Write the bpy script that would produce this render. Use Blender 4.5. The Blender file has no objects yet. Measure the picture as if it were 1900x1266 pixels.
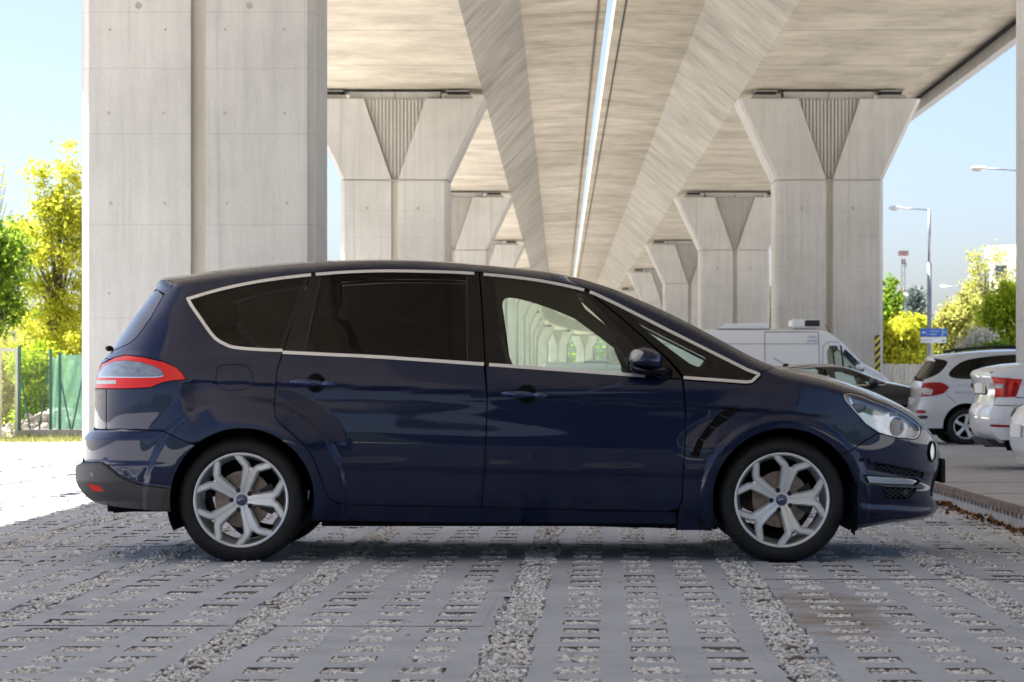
import bpy, math, random
import numpy as np
from mathutils import Vector, Matrix
from mathutils.geometry import delaunay_2d_cdt
random.seed(7); rng = np.random.default_rng(11)
SC = bpy.context.scene; COL = SC.collection
# ---------------------------------------------------------------- camera model
F, VX, HY, CH = 4928.0, 1040.0, 704.0, 0.963
def px(u, v, d): return ((u-VX)*d/F, d, CH-(v-HY)*d/F)
cam = bpy.data.cameras.new("camera"); co = bpy.data.objects.new("camera", cam); COL.objects.link(co)
co.location = (0, 0, CH); co.rotation_euler = (math.radians(90), 0, 0)
cam.sensor_width = 36; cam.lens = F/1900*36; cam.shift_x = -(VX-950)/1900; cam.shift_y = (HY-633)/1900
cam.clip_start = .1; cam.clip_end = 3000
cam.dof.use_dof = True; cam.dof.focus_distance = 14.1; cam.dof.aperture_fstop = 9
SC.camera = co
# ---------------------------------------------------------------- light
SUN = Vector((-1, .55, 2.1)).normalized()
el = math.asin(SUN.z); az = math.atan2(SUN.x, SUN.y)
w = bpy.data.worlds.new("World"); SC.world = w; w.use_nodes = True
nt = w.node_tree; bg = nt.nodes["Background"]
sky = nt.nodes.new("ShaderNodeTexSky"); sky.sky_type = 'NISHITA'; sky.sun_disc = False
sky.sun_elevation = el; sky.sun_rotation = az; sky.dust_density = 2.1; sky.air_density = .62; sky.ozone_density = 1.0
nt.links.new(sky.outputs[0], bg.inputs[0]); bg.inputs[1].default_value = .050
sl = bpy.data.lights.new("sun", 'SUN'); sl.energy = 5.0; sl.angle = math.radians(.53); sl.color = (1, .972, .935)
so = bpy.data.objects.new("sun", sl); COL.objects.link(so); so.rotation_euler = (-SUN).to_track_quat('-Z', 'Y').to_euler()
SC.view_settings.view_transform = 'Standard'; SC.view_settings.look = 'None'
SC.view_settings.exposure = 2.32; SC.view_settings.gamma = 1
SC.cycles.max_bounces = 8; SC.cycles.diffuse_bounces = 5; SC.cycles.transparent_max_bounces = 24
SC.cycles.caustics_reflective = False; SC.cycles.caustics_refractive = False
# ---------------------------------------------------------------- materials
def newmat(name):
    m = bpy.data.materials.new(name); m.use_nodes = True
    return m, m.node_tree, m.node_tree.nodes["Principled BSDF"]
def N(t, kind, **kw):
    n = t.nodes.new(kind)
    for k, v in kw.items(): setattr(n, k, v)
    return n
def L(t, a, b): t.links.new(a, b)
def setin(n, **kw):
    for k, v in kw.items(): n.inputs[k.replace('_', ' ')].default_value = v
def c4(c): return (c[0], c[1], c[2], 1)
def pm(name, col, rough=.5, metal=0, coat=0, spec=.5, emis=None, var=0, vscale=3.0, bump=0, bscale=60.0, stretch=(1,1,1)):
    m, t, b = newmat(name)
    b.inputs['Base Color'].default_value = c4(col); b.inputs['Roughness'].default_value = rough
    b.inputs['Metallic'].default_value = metal; b.inputs['Coat Weight'].default_value = coat
    b.inputs['Coat Roughness'].default_value = .02; b.inputs['Specular IOR Level'].default_value = spec
    if emis: b.inputs['Emission Color'].default_value = c4(emis[0]); b.inputs['Emission Strength'].default_value = emis[1]
    if var or bump:
        g = N(t, 'ShaderNodeNewGeometry'); mp = N(t, 'ShaderNodeMapping'); L(t, g.outputs['Position'], mp.inputs[0]); mp.inputs['Scale'].default_value = stretch
    if var:
        n = N(t, 'ShaderNodeTexNoise'); setin(n, Scale=vscale, Detail=6.0, Roughness=.65); L(t, mp.outputs[0], n.inputs['Vector'])
        r = N(t, 'ShaderNodeValToRGB'); L(t, n.outputs[0], r.inputs[0])
        r.color_ramp.elements[0].position = .3; r.color_ramp.elements[1].position = .72
        r.color_ramp.elements[0].color = c4([x*(1-var) for x in col]); r.color_ramp.elements[1].color = c4([min(1, x*(1+var)) for x in col])
        L(t, r.outputs[0], b.inputs['Base Color'])
    if bump:
        n2 = N(t, 'ShaderNodeTexNoise'); setin(n2, Scale=bscale, Detail=4.0); L(t, mp.outputs[0], n2.inputs['Vector'])
        bp = N(t, 'ShaderNodeBump'); setin(bp, Strength=bump, Distance=.01); L(t, n2.outputs[0], bp.inputs['Height']); L(t, bp.outputs[0], b.inputs['Normal'])
    return m
def mulcol(t, a, fac_socket, lo, col=None):
    """darken colour a where fac=1 down to lo"""
    mx = N(t, 'ShaderNodeMix', data_type='RGBA', blend_type='MULTIPLY'); mx.inputs[0].default_value = 1
    L(t, a, mx.inputs[6])
    r = N(t, 'ShaderNodeMapRange'); L(t, fac_socket, r.inputs[0]); r.inputs[3].default_value = 1; r.inputs[4].default_value = lo
    c = N(t, 'ShaderNodeCombineColor'); 
    for i in range(3): L(t, r.outputs[0], c.inputs[i])
    L(t, c.outputs[0], mx.inputs[7]); return mx.outputs[2]
def concrete(name, c0, c1, stretch, lines_z=(), lines_y=None, sc=2.2, streak=.5, bump=.25):
    m, t, b = newmat(name); b.inputs['Roughness'].default_value = .85; b.inputs['Specular IOR Level'].default_value = .25
    g = N(t, 'ShaderNodeNewGeometry'); pos = g.outputs['Position']
    n1 = N(t, 'ShaderNodeTexNoise'); setin(n1, Scale=.55, Detail=7.0, Roughness=.68); L(t, pos, n1.inputs['Vector'])
    mp = N(t, 'ShaderNodeMapping'); mp.inputs['Scale'].default_value = stretch; L(t, pos, mp.inputs[0])
    n2 = N(t, 'ShaderNodeTexNoise'); setin(n2, Scale=sc, Detail=6.0, Roughness=.7); L(t, mp.outputs[0], n2.inputs['Vector'])
    n3 = N(t, 'ShaderNodeTexNoise'); setin(n3, Scale=38.0, Detail=3.0); L(t, pos, n3.inputs['Vector'])
    mx = N(t, 'ShaderNodeMix', data_type='FLOAT'); mx.inputs[0].default_value = streak; L(t, n1.outputs[0], mx.inputs[2]); L(t, n2.outputs[0], mx.inputs[3])
    mx2 = N(t, 'ShaderNodeMix', data_type='FLOAT'); mx2.inputs[0].default_value = .16; L(t, mx.outputs[0], mx2.inputs[2]); L(t, n3.outputs[0], mx2.inputs[3])
    r = N(t, 'ShaderNodeValToRGB'); L(t, mx2.outputs[0], r.inputs[0]); e = r.color_ramp.elements
    e[0].position = .34; e[0].color = c4(c0); e[1].position = .64; e[1].color = c4(c1)
    out = r.outputs[0]
    sx = N(t, 'ShaderNodeSeparateXYZ'); L(t, pos, sx.inputs[0])
    for z in lines_z:
        a = N(t, 'ShaderNodeMath', operation='SUBTRACT'); L(t, sx.outputs[2], a.inputs[0]); a.inputs[1].default_value = z
        a2 = N(t, 'ShaderNodeMath', operation='ABSOLUTE'); L(t, a.outputs[0], a2.inputs[0])
        a3 = N(t, 'ShaderNodeMapRange'); L(t, a2.outputs[0], a3.inputs[0]); a3.inputs[1].default_value = .004; a3.inputs[2].default_value = .014; a3.inputs[3].default_value = 1; a3.inputs[4].default_value = 0
        out = mulcol(t, out, a3.outputs[0], .89)
    if lines_y:
        a = N(t, 'ShaderNodeMath', operation='PINGPONG'); L(t, sx.outputs[1], a.inputs[0]); a.inputs[1].default_value = lines_y/2
        a3 = N(t, 'ShaderNodeMapRange'); L(t, a.outputs[0], a3.inputs[0]); a3.inputs[1].default_value = .02; a3.inputs[2].default_value = .08; a3.inputs[3].default_value = 1; a3.inputs[4].default_value = 0
        out = mulcol(t, out, a3.outputs[0], .6)
    ms_ = N(t,'ShaderNodeMapping'); ms_.inputs['Scale'].default_value = (7,7,.14) if stretch[2]<.4 else (1.2,1.2,1.2); L(t,pos,ms_.inputs[0])
    n7 = N(t,'ShaderNodeTexNoise'); setin(n7,Scale=1.0,Detail=4.0,Roughness=.6); L(t,ms_.outputs[0],n7.inputs['Vector'])
    m7 = N(t,'ShaderNodeMapRange'); L(t,n7.outputs[0],m7.inputs[0]); m7.inputs[1].default_value=.56; m7.inputs[2].default_value=.74; out = mulcol(t,out,m7.outputs[0],.80)
    L(t, out, b.inputs['Base Color'])
    bp = N(t, 'ShaderNodeBump'); setin(bp, Strength=bump, Distance=.02); L(t, mx2.outputs[0], bp.inputs['Height']); L(t, bp.outputs[0], b.inputs['Normal'])
    return m
def glassmat(name, tint, ior=1.5, boost=1.0):
    m = bpy.data.materials.new(name); m.use_nodes = True; t = m.node_tree; t.nodes.clear()
    o = N(t, 'ShaderNodeOutputMaterial'); tr = N(t, 'ShaderNodeBsdfTransparent'); tr.inputs[0].default_value = c4(tint)
    gl = N(t, 'ShaderNodeBsdfGlossy'); gl.inputs['Roughness'].default_value = .0; gl.inputs[0].default_value = (1,1,1,1)
    fr = N(t, 'ShaderNodeFresnel'); fr.inputs[0].default_value = ior
    mb = N(t, 'ShaderNodeMath', operation='MULTIPLY'); mb.inputs[1].default_value = boost; L(t, fr.outputs[0], mb.inputs[0])
    mx = N(t, 'ShaderNodeMixShader'); L(t, mb.outputs[0], mx.inputs[0]); L(t, tr.outputs[0], mx.inputs[1]); L(t, gl.outputs[0], mx.inputs[2]); L(t, mx.outputs[0], o.inputs[0])
    return m
def leafmat(name, c0, c1, trans=.45):
    m = bpy.data.materials.new(name); m.use_nodes = True; t = m.node_tree; t.nodes.clear()
    o = N(t, 'ShaderNodeOutputMaterial'); g = N(t, 'ShaderNodeNewGeometry')
    n = N(t, 'ShaderNodeTexNoise'); setin(n, Scale=1.1, Detail=3.0); L(t, g.outputs['Position'], n.inputs['Vector'])
    wn = N(t, 'ShaderNodeTexWhiteNoise', noise_dimensions='1D'); L(t, g.outputs['Random Per Island'], wn.inputs['W'])
    mx = N(t, 'ShaderNodeMix', data_type='FLOAT'); mx.inputs[0].default_value = .45; L(t, n.outputs[0], mx.inputs[2]); L(t, wn.outputs[0], mx.inputs[3])
    r = N(t, 'ShaderNodeValToRGB'); r.color_ramp.elements[0].position = .3; r.color_ramp.elements[1].position = .7
    r.color_ramp.elements[0].color = c4(c0); r.color_ramp.elements[1].color = c4(c1); L(t, mx.outputs[0], r.inputs[0])
    d = N(t, 'ShaderNodeBsdfDiffuse'); tl = N(t, 'ShaderNodeBsdfTranslucent'); L(t, r.outputs[0], d.inputs[0]); L(t, r.outputs[0], tl.inputs[0])
    ms = N(t, 'ShaderNodeMixShader'); ms.inputs[0].default_value = trans; L(t, d.outputs[0], ms.inputs[1]); L(t, tl.outputs[0], ms.inputs[2])
    L(t, ms.outputs[0], o.inputs[0]); return m
def paint(name, col, flake=.0, coat=1.0, rough=.35, metal=.0):
    m, t, b = newmat(name); b.inputs['Base Color'].default_value = c4(col); b.inputs['Roughness'].default_value = rough
    b.inputs['Metallic'].default_value = metal; b.inputs['Coat Weight'].default_value = coat; b.inputs['Coat Roughness'].default_value = .015; b.inputs['Coat IOR'].default_value = 1.55
    g = N(t, 'ShaderNodeNewGeometry'); n = N(t, 'ShaderNodeTexNoise'); setin(n, Scale=2.3, Detail=2.0); L(t, g.outputs['Position'], n.inputs['Vector'])
    b.inputs['Specular IOR Level'].default_value = .3
    # dust: faint, more of it low on the panels
    n2 = N(t, 'ShaderNodeTexNoise'); setin(n2, Scale=35.0, Detail=5.0, Roughness=.7); L(t, g.outputs['Position'], n2.inputs['Vector'])
    r = N(t, 'ShaderNodeMapRange'); L(t, n2.outputs[0], r.inputs[0]); r.inputs[1].default_value=.45; r.inputs[2].default_value=.8; r.inputs[3].default_value=rough; r.inputs[4].default_value=min(1,rough+.2)
    L(t, r.outputs[0], b.inputs['Roughness'])
    return m
M = {}
M['pier'] = concrete("pier_concrete", (.42,.40,.37), (.62,.595,.55), (3.2,3.2,.22), lines_z=(6.24,5.4,4.72,3.93,2.83,1.7), streak=.45)
M['rib'] = concrete("ribbed_concrete", (.42,.39,.35), (.56,.53,.48), (4,4,.2))
M['deck'] = concrete("deck_concrete", (.33,.285,.215), (.655,.585,.475), (.5,2.4,.5), lines_y=6.5, sc=1.0, streak=.25, bump=.2)
M['web'] = concrete("web_concrete", (.26,.24,.205), (.56,.52,.45), (.45,2.0,.45), lines_y=6.5, sc=1.9, streak=.38, bump=.2)
M['fascia'] = concrete("fascia_concrete", (.36,.35,.33), (.5,.49,.46), (3,1,1))
M['plinth'] = pm("bearing_plinth", (.30,.28,.25), .9)
M['black'] = pm("black_rubber", (.012,.012,.013), .7)
M['void'] = pm("black_plastic_shell", (.006,.006,.007), .9, spec=.1)
M['groove'] = concrete("groove_concrete", (.44,.40,.335), (.58,.53,.45), (3,3,.3), streak=.5)
M['tie'] = pm("tie_hole_mortar", (.36,.33,.29), .95, var=.3, vscale=40)
M['rust'] = pm("rusty_steel", (.175,.125,.10), .85, var=.45, vscale=9, bump=.4)
M['navy'] = paint("navy_metallic_paint", (.0006,.0064,.037), rough=.3, metal=.48, coat=.6)
M['handle'] = paint("navy_paint_highlight", (.010,.03,.11), rough=.25, metal=.6, coat=1.0)  # same navy paint, colour lightened to carry the sky highlight on the handles
M['rglass'] = pm("tailgate_glass", (.004,.004,.005), .04, spec=.9, coat=.3)
M['gloss'] = pm("gloss_black_trim", (.004,.004,.005), .12, spec=.32)
M['chrome'] = pm("satin_chrome", (.66,.68,.72), .3, metal=.8)
M['clad'] = pm("grey_plastic_cladding", (.034,.034,.035), .55, bump=.15, bscale=700)
M['dgl'] = glassmat("dark_privacy_glass", (.075,.073,.07), 1.5, .5)
M['cgl'] = glassmat("clear_green_glass", (.84,.94,.87), 1.5)
M['lens'] = glassmat("clear_lamp_lens", (.9,.93,.96), 1.45, 1.0)
M['red'] = pm("red_lamp_lens", (.70,.022,.012), .22, coat=.25, spec=.3)
M['dred'] = pm("dark_red_lamp_lens", (.32,.008,.010), .3, coat=0, spec=.25)
M['smoke'] = pm("grey_lamp_lens", (.20,.23,.28), .12, coat=1, var=.35, vscale=26, stretch=(.6,.6,1.6))
M['wlens'] = pm("white_lamp_lens", (.50,.48,.46), .25, coat=.4)
M['silver'] = pm("silver_alloy", (.66,.67,.69), .30, metal=.35, coat=.5)
M['refl'] = pm("lamp_reflector", (.80,.82,.86), .22, metal=.65, var=.22, vscale=16)
M['led'] = pm("led_strip_white", (.70,.70,.72), .25, coat=.5)
M['tyre'] = pm("tyre_rubber", (.0095,.0095,.010), .58, var=.3, vscale=14, bump=.25, bscale=240, spec=.35)
M['disc'] = pm("brake_disc_steel", (.24,.19,.17), .38, metal=.8, var=.45, vscale=14)
M['dark'] = pm("dark_metal", (.03,.03,.032), .5, metal=.4)
M['fabric'] = pm("charcoal_seat_fabric", (.022,.021,.021), .9, bump=.3, bscale=300)
M['dash'] = pm("dark_dashboard", (.030,.031,.033), .7)
M['white'] = paint("white_car_paint", (.72,.735,.76), rough=.4, coat=.8)
M['swhite'] = paint("pearl_white_paint", (.58,.59,.61), rough=.35, coat=.9)
M['sblack'] = paint("black_car_paint", (.012,.013,.018), rough=.3)
M['plate'] = pm("plate_white", (.7,.7,.7), .4)
M['blue'] = pm("sign_blue", (.01,.10,.42), .5); M['signw'] = pm("sign_white", (.62,.65,.68), .5)
M['ink'] = pm("ink_dark", (.02,.03,.06), .6); M['galv'] = pm("galvanised_steel", (.30,.32,.36), .5, metal=.6, var=.2, vscale=4)
M['head'] = pm("lamp_head_grey", (.55,.57,.56), .5)
M['amber'] = pm("amber_lens", (.75,.42,.10), .2, coat=1)
M['badge'] = pm("badge_blue", (.02,.035,.12), .25, coat=1)
M['vanblue'] = pm("van_lettering_blue", (.10,.15,.40), .5)
M['gposts'] = pm("green_fence_paint", (.03,.11,.085), .5, var=.2); M['gate'] = pm("beige_gate_steel", (.50,.48,.36), .6, var=.15)
M['stone'] = pm("pale_stone", (.34,.30,.25), .9, var=.4, vscale=3, bump=.5)
M['lowwall'] = pm("weathered_low_wall", (.42,.40,.37), .9, var=.3, vscale=4, bump=.4)
M['board'] = pm("weathered_grey_boards", (.50,.47,.43), .85, var=.3, vscale=5, stretch=(6,1,.4))
M['bark'] = pm("bark", (.085,.07,.055), .95, var=.4, vscale=14, bump=.6, bscale=30)
M['house'] = pm("white_render", (.72,.72,.70), .8); M['win'] = pm("window_glass_grey", (.06,.08,.11), .12)
M['lf_yel'] = leafmat("leaf_yellow_green", (.33,.36,.03), (.66,.65,.08), .58)
M['lf_grn'] = leafmat("leaf_green", (.08,.17,.02), (.30,.42,.05), .5)
M['lf_brt'] = leafmat("leaf_bright_green", (.18,.31,.02), (.52,.60,.06), .55)
M['lf_oli'] = leafmat("leaf_olive", (.22,.25,.05), (.55,.54,.12), .55)
M['lf_spr'] = leafmat("needle_blue_grey", (.10,.14,.13), (.27,.32,.30), .25)
M['lf_gold'] = leafmat("leaf_golden", (.30,.31,.07), (.54,.53,.17), .5)
M['lf_blos'] = leafmat("blossom_white", (.45,.45,.36), (.75,.74,.70), .4)
M['lf_dry'] = leafmat("dry_leaf", (.07,.035,.015), (.26,.13,.06), .1)
M['grass'] = leafmat("grass_blade", (.14,.17,.04), (.36,.34,.14), .35)
def screenmat():
    m = bpy.data.materials.new("green_screen_cloth"); m.use_nodes = True; t = m.node_tree; t.nodes.clear()
    o = N(t,'ShaderNodeOutputMaterial'); d = N(t,'ShaderNodeBsdfDiffuse'); d.inputs[0].default_value=(.15,.29,.21,1)
    tl = N(t,'ShaderNodeBsdfTranslucent'); tl.inputs[0].default_value=(.17,.34,.25,1); tr = N(t,'ShaderNodeBsdfTransparent'); tr.inputs[0].default_value=(.75,.9,.82,1)
    a = N(t,'ShaderNodeMixShader'); a.inputs[0].default_value=.5; L(t,d.outputs[0],a.inputs[1]); L(t,tl.outputs[0],a.inputs[2])
    g = N(t,'ShaderNodeNewGeometry'); n = N(t,'ShaderNodeTexNoise'); setin(n,Scale=2.0,Detail=3.0); L(t,g.outputs['Position'],n.inputs['Vector'])
    r = N(t,'ShaderNodeMapRange'); L(t,n.outputs[0],r.inputs[0]); r.inputs[3].default_value=.22; r.inputs[4].default_value=.30
    b = N(t,'ShaderNodeMixShader'); L(t,r.outputs[0],b.inputs[0]); L(t,a.outputs[0],b.inputs[1]); L(t,tr.outputs[0],b.inputs[2]); L(t,b.outputs[0],o.inputs[0]); return m
M['screen'] = screenmat(); M['bank'] = pm("reflection_bank_green",(.030,.048,.020),.95,var=.35,vscale=.25,spec=.1)
def pavermat():
    m, t, b = newmat("lattice_paver_concrete"); b.inputs['Roughness'].default_value=.9; b.inputs['Specular IOR Level'].default_value=.2
    g = N(t,'ShaderNodeNewGeometry'); pos = g.outputs['Position']
    n1 = N(t,'ShaderNodeTexNoise'); setin(n1,Scale=1.3,Detail=8.0,Roughness=.65); L(t,pos,n1.inputs['Vector'])
    n2 = N(t,'ShaderNodeTexNoise'); setin(n2,Scale=55.0,Detail=5.0,Roughness=.7); L(t,pos,n2.inputs['Vector'])
    mx = N(t,'ShaderNodeMix',data_type='FLOAT'); mx.inputs[0].default_value=.35; L(t,n1.outputs[0],mx.inputs[2]); L(t,n2.outputs[0],mx.inputs[3])
    r = N(t,'ShaderNodeValToRGB'); e=r.color_ramp.elements; e[0].position=.33; e[0].color=(.31,.33,.37,1); e[1].position=.66; e[1].color=(.485,.51,.56,1); L(t,mx.outputs[0],r.inputs[0])
    # brown mud stain to the right of the middle, irregular outline
    vd = N(t,'ShaderNodeVectorMath',operation='SUBTRACT'); L(t,pos,vd.inputs[0]); vd.inputs[1].default_value=(1.12,11.0,0)
    vs = N(t,'ShaderNodeVectorMath',operation='MULTIPLY'); L(t,vd.outputs[0],vs.inputs[0]); vs.inputs[1].default_value=(3.0,.6,0)
    ln = N(t,'ShaderNodeVectorMath',operation='LENGTH'); L(t,vs.outputs[0],ln.inputs[0])
    n3 = N(t,'ShaderNodeTexNoise'); setin(n3,Scale=3.2,Detail=6.0,Roughness=.7); L(t,pos,n3.inputs['Vector'])
    s = N(t,'ShaderNodeMath',operation='MULTIPLY_ADD'); L(t,n3.outputs[0],s.inputs[0]); s.inputs[1].default_value=3.4; L(t,ln.outputs[1],s.inputs[2])
    mr = N(t,'ShaderNodeMapRange'); L(t,s.outputs[0],mr.inputs[0]); mr.inputs[1].default_value=1.9; mr.inputs[2].default_value=2.6; mr.inputs[3].default_value=.7; mr.inputs[4].default_value=0
    mc = N(t,'ShaderNodeMix',data_type='RGBA'); L(t,mr.outputs[0],mc.inputs[0]); L(t,r.outputs[0],mc.inputs[6]); mc.inputs[7].default_value=(.22,.165,.115,1)
    n5 = N(t,'ShaderNodeTexNoise'); setin(n5,Scale=2.6,Detail=6.0,Roughness=.6); L(t,pos,n5.inputs['Vector'])
    m5 = N(t,'ShaderNodeMapRange'); L(t,n5.outputs[0],m5.inputs[0]); m5.inputs[1].default_value=.56; m5.inputs[2].default_value=.72
    n6 = N(t,'ShaderNodeTexNoise'); setin(n6,Scale=14.0,Detail=3.0); L(t,pos,n6.inputs['Vector'])
    m6 = N(t,'ShaderNodeMapRange'); L(t,n6.outputs[0],m6.inputs[0]); m6.inputs[1].default_value=.66; m6.inputs[2].default_value=.74
    cc_ = mulcol(t,mulcol(t,mc.outputs[2],m5.outputs[0],.72),m6.outputs[0],.70); L(t,cc_,b.inputs['Base Color'])
    bp = N(t,'ShaderNodeBump'); setin(bp,Strength=.35,Distance=.01); L(t,n2.outputs[0],bp.inputs['Height']); L(t,bp.outputs[0],b.inputs['Normal']); return m
M['paver'] = pavermat()
def gravelmat(name, scale, c0, c1):
    m, t, b = newmat(name); b.inputs['Roughness'].default_value=.95; b.inputs['Specular IOR Level'].default_value=.2
    g = N(t,'ShaderNodeNewGeometry'); v = N(t,'ShaderNodeTexVoronoi'); setin(v,Scale=scale); L(t,g.outputs['Position'],v.inputs['Vector'])
    r = N(t,'ShaderNodeValToRGB'); e=r.color_ramp.elements; e[0].color=c4(c0); e[1].color=c4(c1); sc = N(t,'ShaderNodeSeparateColor'); L(t,v.outputs['Color'],sc.inputs[0]); 
    n = N(t,'ShaderNodeTexNoise'); setin(n,Scale=.8,Detail=7.0,Roughness=.7); L(t,g.outputs['Position'],n.inputs['Vector'])
    mx = N(t,'ShaderNodeMix',data_type='FLOAT'); mx.inputs[0].default_value=.55; L(t,sc.outputs[0],mx.inputs[2]); L(t,n.outputs[0],mx.inputs[3]); L(t,mx.outputs[0],r.inputs[0])
    e[0].position=.3; e[1].position=.68
    L(t,r.outputs[0],b.inputs['Base Color'])
    bp = N(t,'ShaderNodeBump'); setin(bp,Strength=.8,Distance=.02); bp.invert=True; L(t,v.outputs['Distance'],bp.inputs['Height']); L(t,bp.outputs[0],b.inputs['Normal']); return m
M['gravelbase'] = gravelmat("gravel_ground", 46.0, (.32,.31,.30), (.58,.57,.555))
M['farground'] = gravelmat("gravel_lot", 14.0, (.24,.22,.20), (.52,.49,.45))
M['slab'] = pm("worn_slab_concrete", (.40,.38,.36), .9, var=.25, vscale=2.5, bump=.3, stretch=(1,3,1))
def stonemat():
    m, t, b = newmat("white_gravel_stones"); b.inputs['Roughness'].default_value=.85; b.inputs['Specular IOR Level'].default_value=.25
    g = N(t,'ShaderNodeNewGeometry'); r = N(t,'ShaderNodeValToRGB'); e=r.color_ramp.elements
    e[0].color=(.26,.22,.18,1); e[1].color=(.82,.815,.81,1); e.new(.2).color=(.54,.525,.505,1); L(t,g.outputs['Random Per Island'],r.inputs[0]); L(t,r.outputs[0],b.inputs['Base Color']); return m
M['stones'] = stonemat(); M['soil_and_shade'] = pm('pocket_soil_and_shade',(.15,.14,.13),.95,var=.4,vscale=30)
def hazardmat():
    m, t, b = newmat("hazard_stripes"); g = N(t,'ShaderNodeNewGeometry'); s = N(t,'ShaderNodeSeparateXYZ'); L(t,g.outputs['Position'],s.inputs[0])
    a = N(t,'ShaderNodeMath',operation='MULTIPLY_ADD'); L(t,s.outputs[0],a.inputs[0]); a.inputs[1].default_value=-1.1; L(t,s.outputs[2],a.inputs[2])
    p = N(t,'ShaderNodeMath',operation='PINGPONG'); L(t,a.outputs[0],p.inputs[0]); p.inputs[1].default_value=.1
    q = N(t,'ShaderNodeMath',operation='GREATER_THAN'); L(t,p.outputs[0],q.inputs[0]); q.inputs[1].default_value=.05
    mx = N(t,'ShaderNodeMix',data_type='RGBA'); L(t,q.outputs[0],mx.inputs[0]); mx.inputs[6].default_value=(.62,.56,.06,1); mx.inputs[7].default_value=(.02,.02,.02,1); L(t,mx.outputs[2],b.inputs['Base Color']); b.inputs['Roughness'].default_value=.5; return m
M['hazard'] = hazardmat()
# ---------------------------------------------------------------- object helpers
def tag(o, label=None, cat=None, group=None, kind=None):
    if label: o['label'] = label
    if cat: o['category'] = cat
    if group: o['group'] = group
    if kind: o['kind'] = kind
    return o
def empty(name, loc, label=None, cat=None, group=None):
    o = bpy.data.objects.new(name, None); COL.objects.link(o); o.location = loc; o.empty_display_size = .3
    return tag(o, label, cat, group)
def mk(name, V, Fc, mats, parent=None, smooth=False, normals=None, mi=None, local=False):
    V = np.asarray(V, float)
    if parent is not None and not local:
        p = parent; off = np.zeros(3)
        while p is not None: off += np.array(p.location); p = p.parent
        V = V-off
    me = bpy.data.meshes.new(name)
    if isinstance(Fc, np.ndarray):
        nf, k = Fc.shape
        me.vertices.add(len(V)); me.vertices.foreach_set('co', V.astype(np.float32).ravel())
        me.loops.add(nf*k); me.loops.foreach_set('vertex_index', Fc.astype(np.int32).ravel())
        me.polygons.add(nf); me.polygons.foreach_set('loop_start', np.arange(0, nf*k, k, dtype=np.int32)); me.polygons.foreach_set('loop_total', np.full(nf, k, np.int32))
        me.update(calc_edges=True)
    else:
        me.from_pydata([tuple(v) for v in V], [], [tuple(f) for f in Fc]); me.update()
    if not isinstance(mats, (list, tuple)): mats = [mats]
    for m in mats: me.materials.append(M[m] if isinstance(m, str) else m)
    if mi is not None: me.polygons.foreach_set('material_index', np.asarray(mi, np.int32))
    me.polygons.foreach_set('use_smooth', np.full(len(me.polygons), bool(smooth)))
    if normals is not None: me.normals_split_custom_set_from_vertices([tuple(n) for n in normals])
    o = bpy.data.objects.new(name, me); COL.objects.link(o)
    if parent is not None: o.parent = parent
    return o
def copy_tree(o, parent=None):
    c = o.copy(); COL.objects.link(c); c.parent = parent
    for ch in list(o.children): copy_tree(ch, c)
    return c
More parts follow.
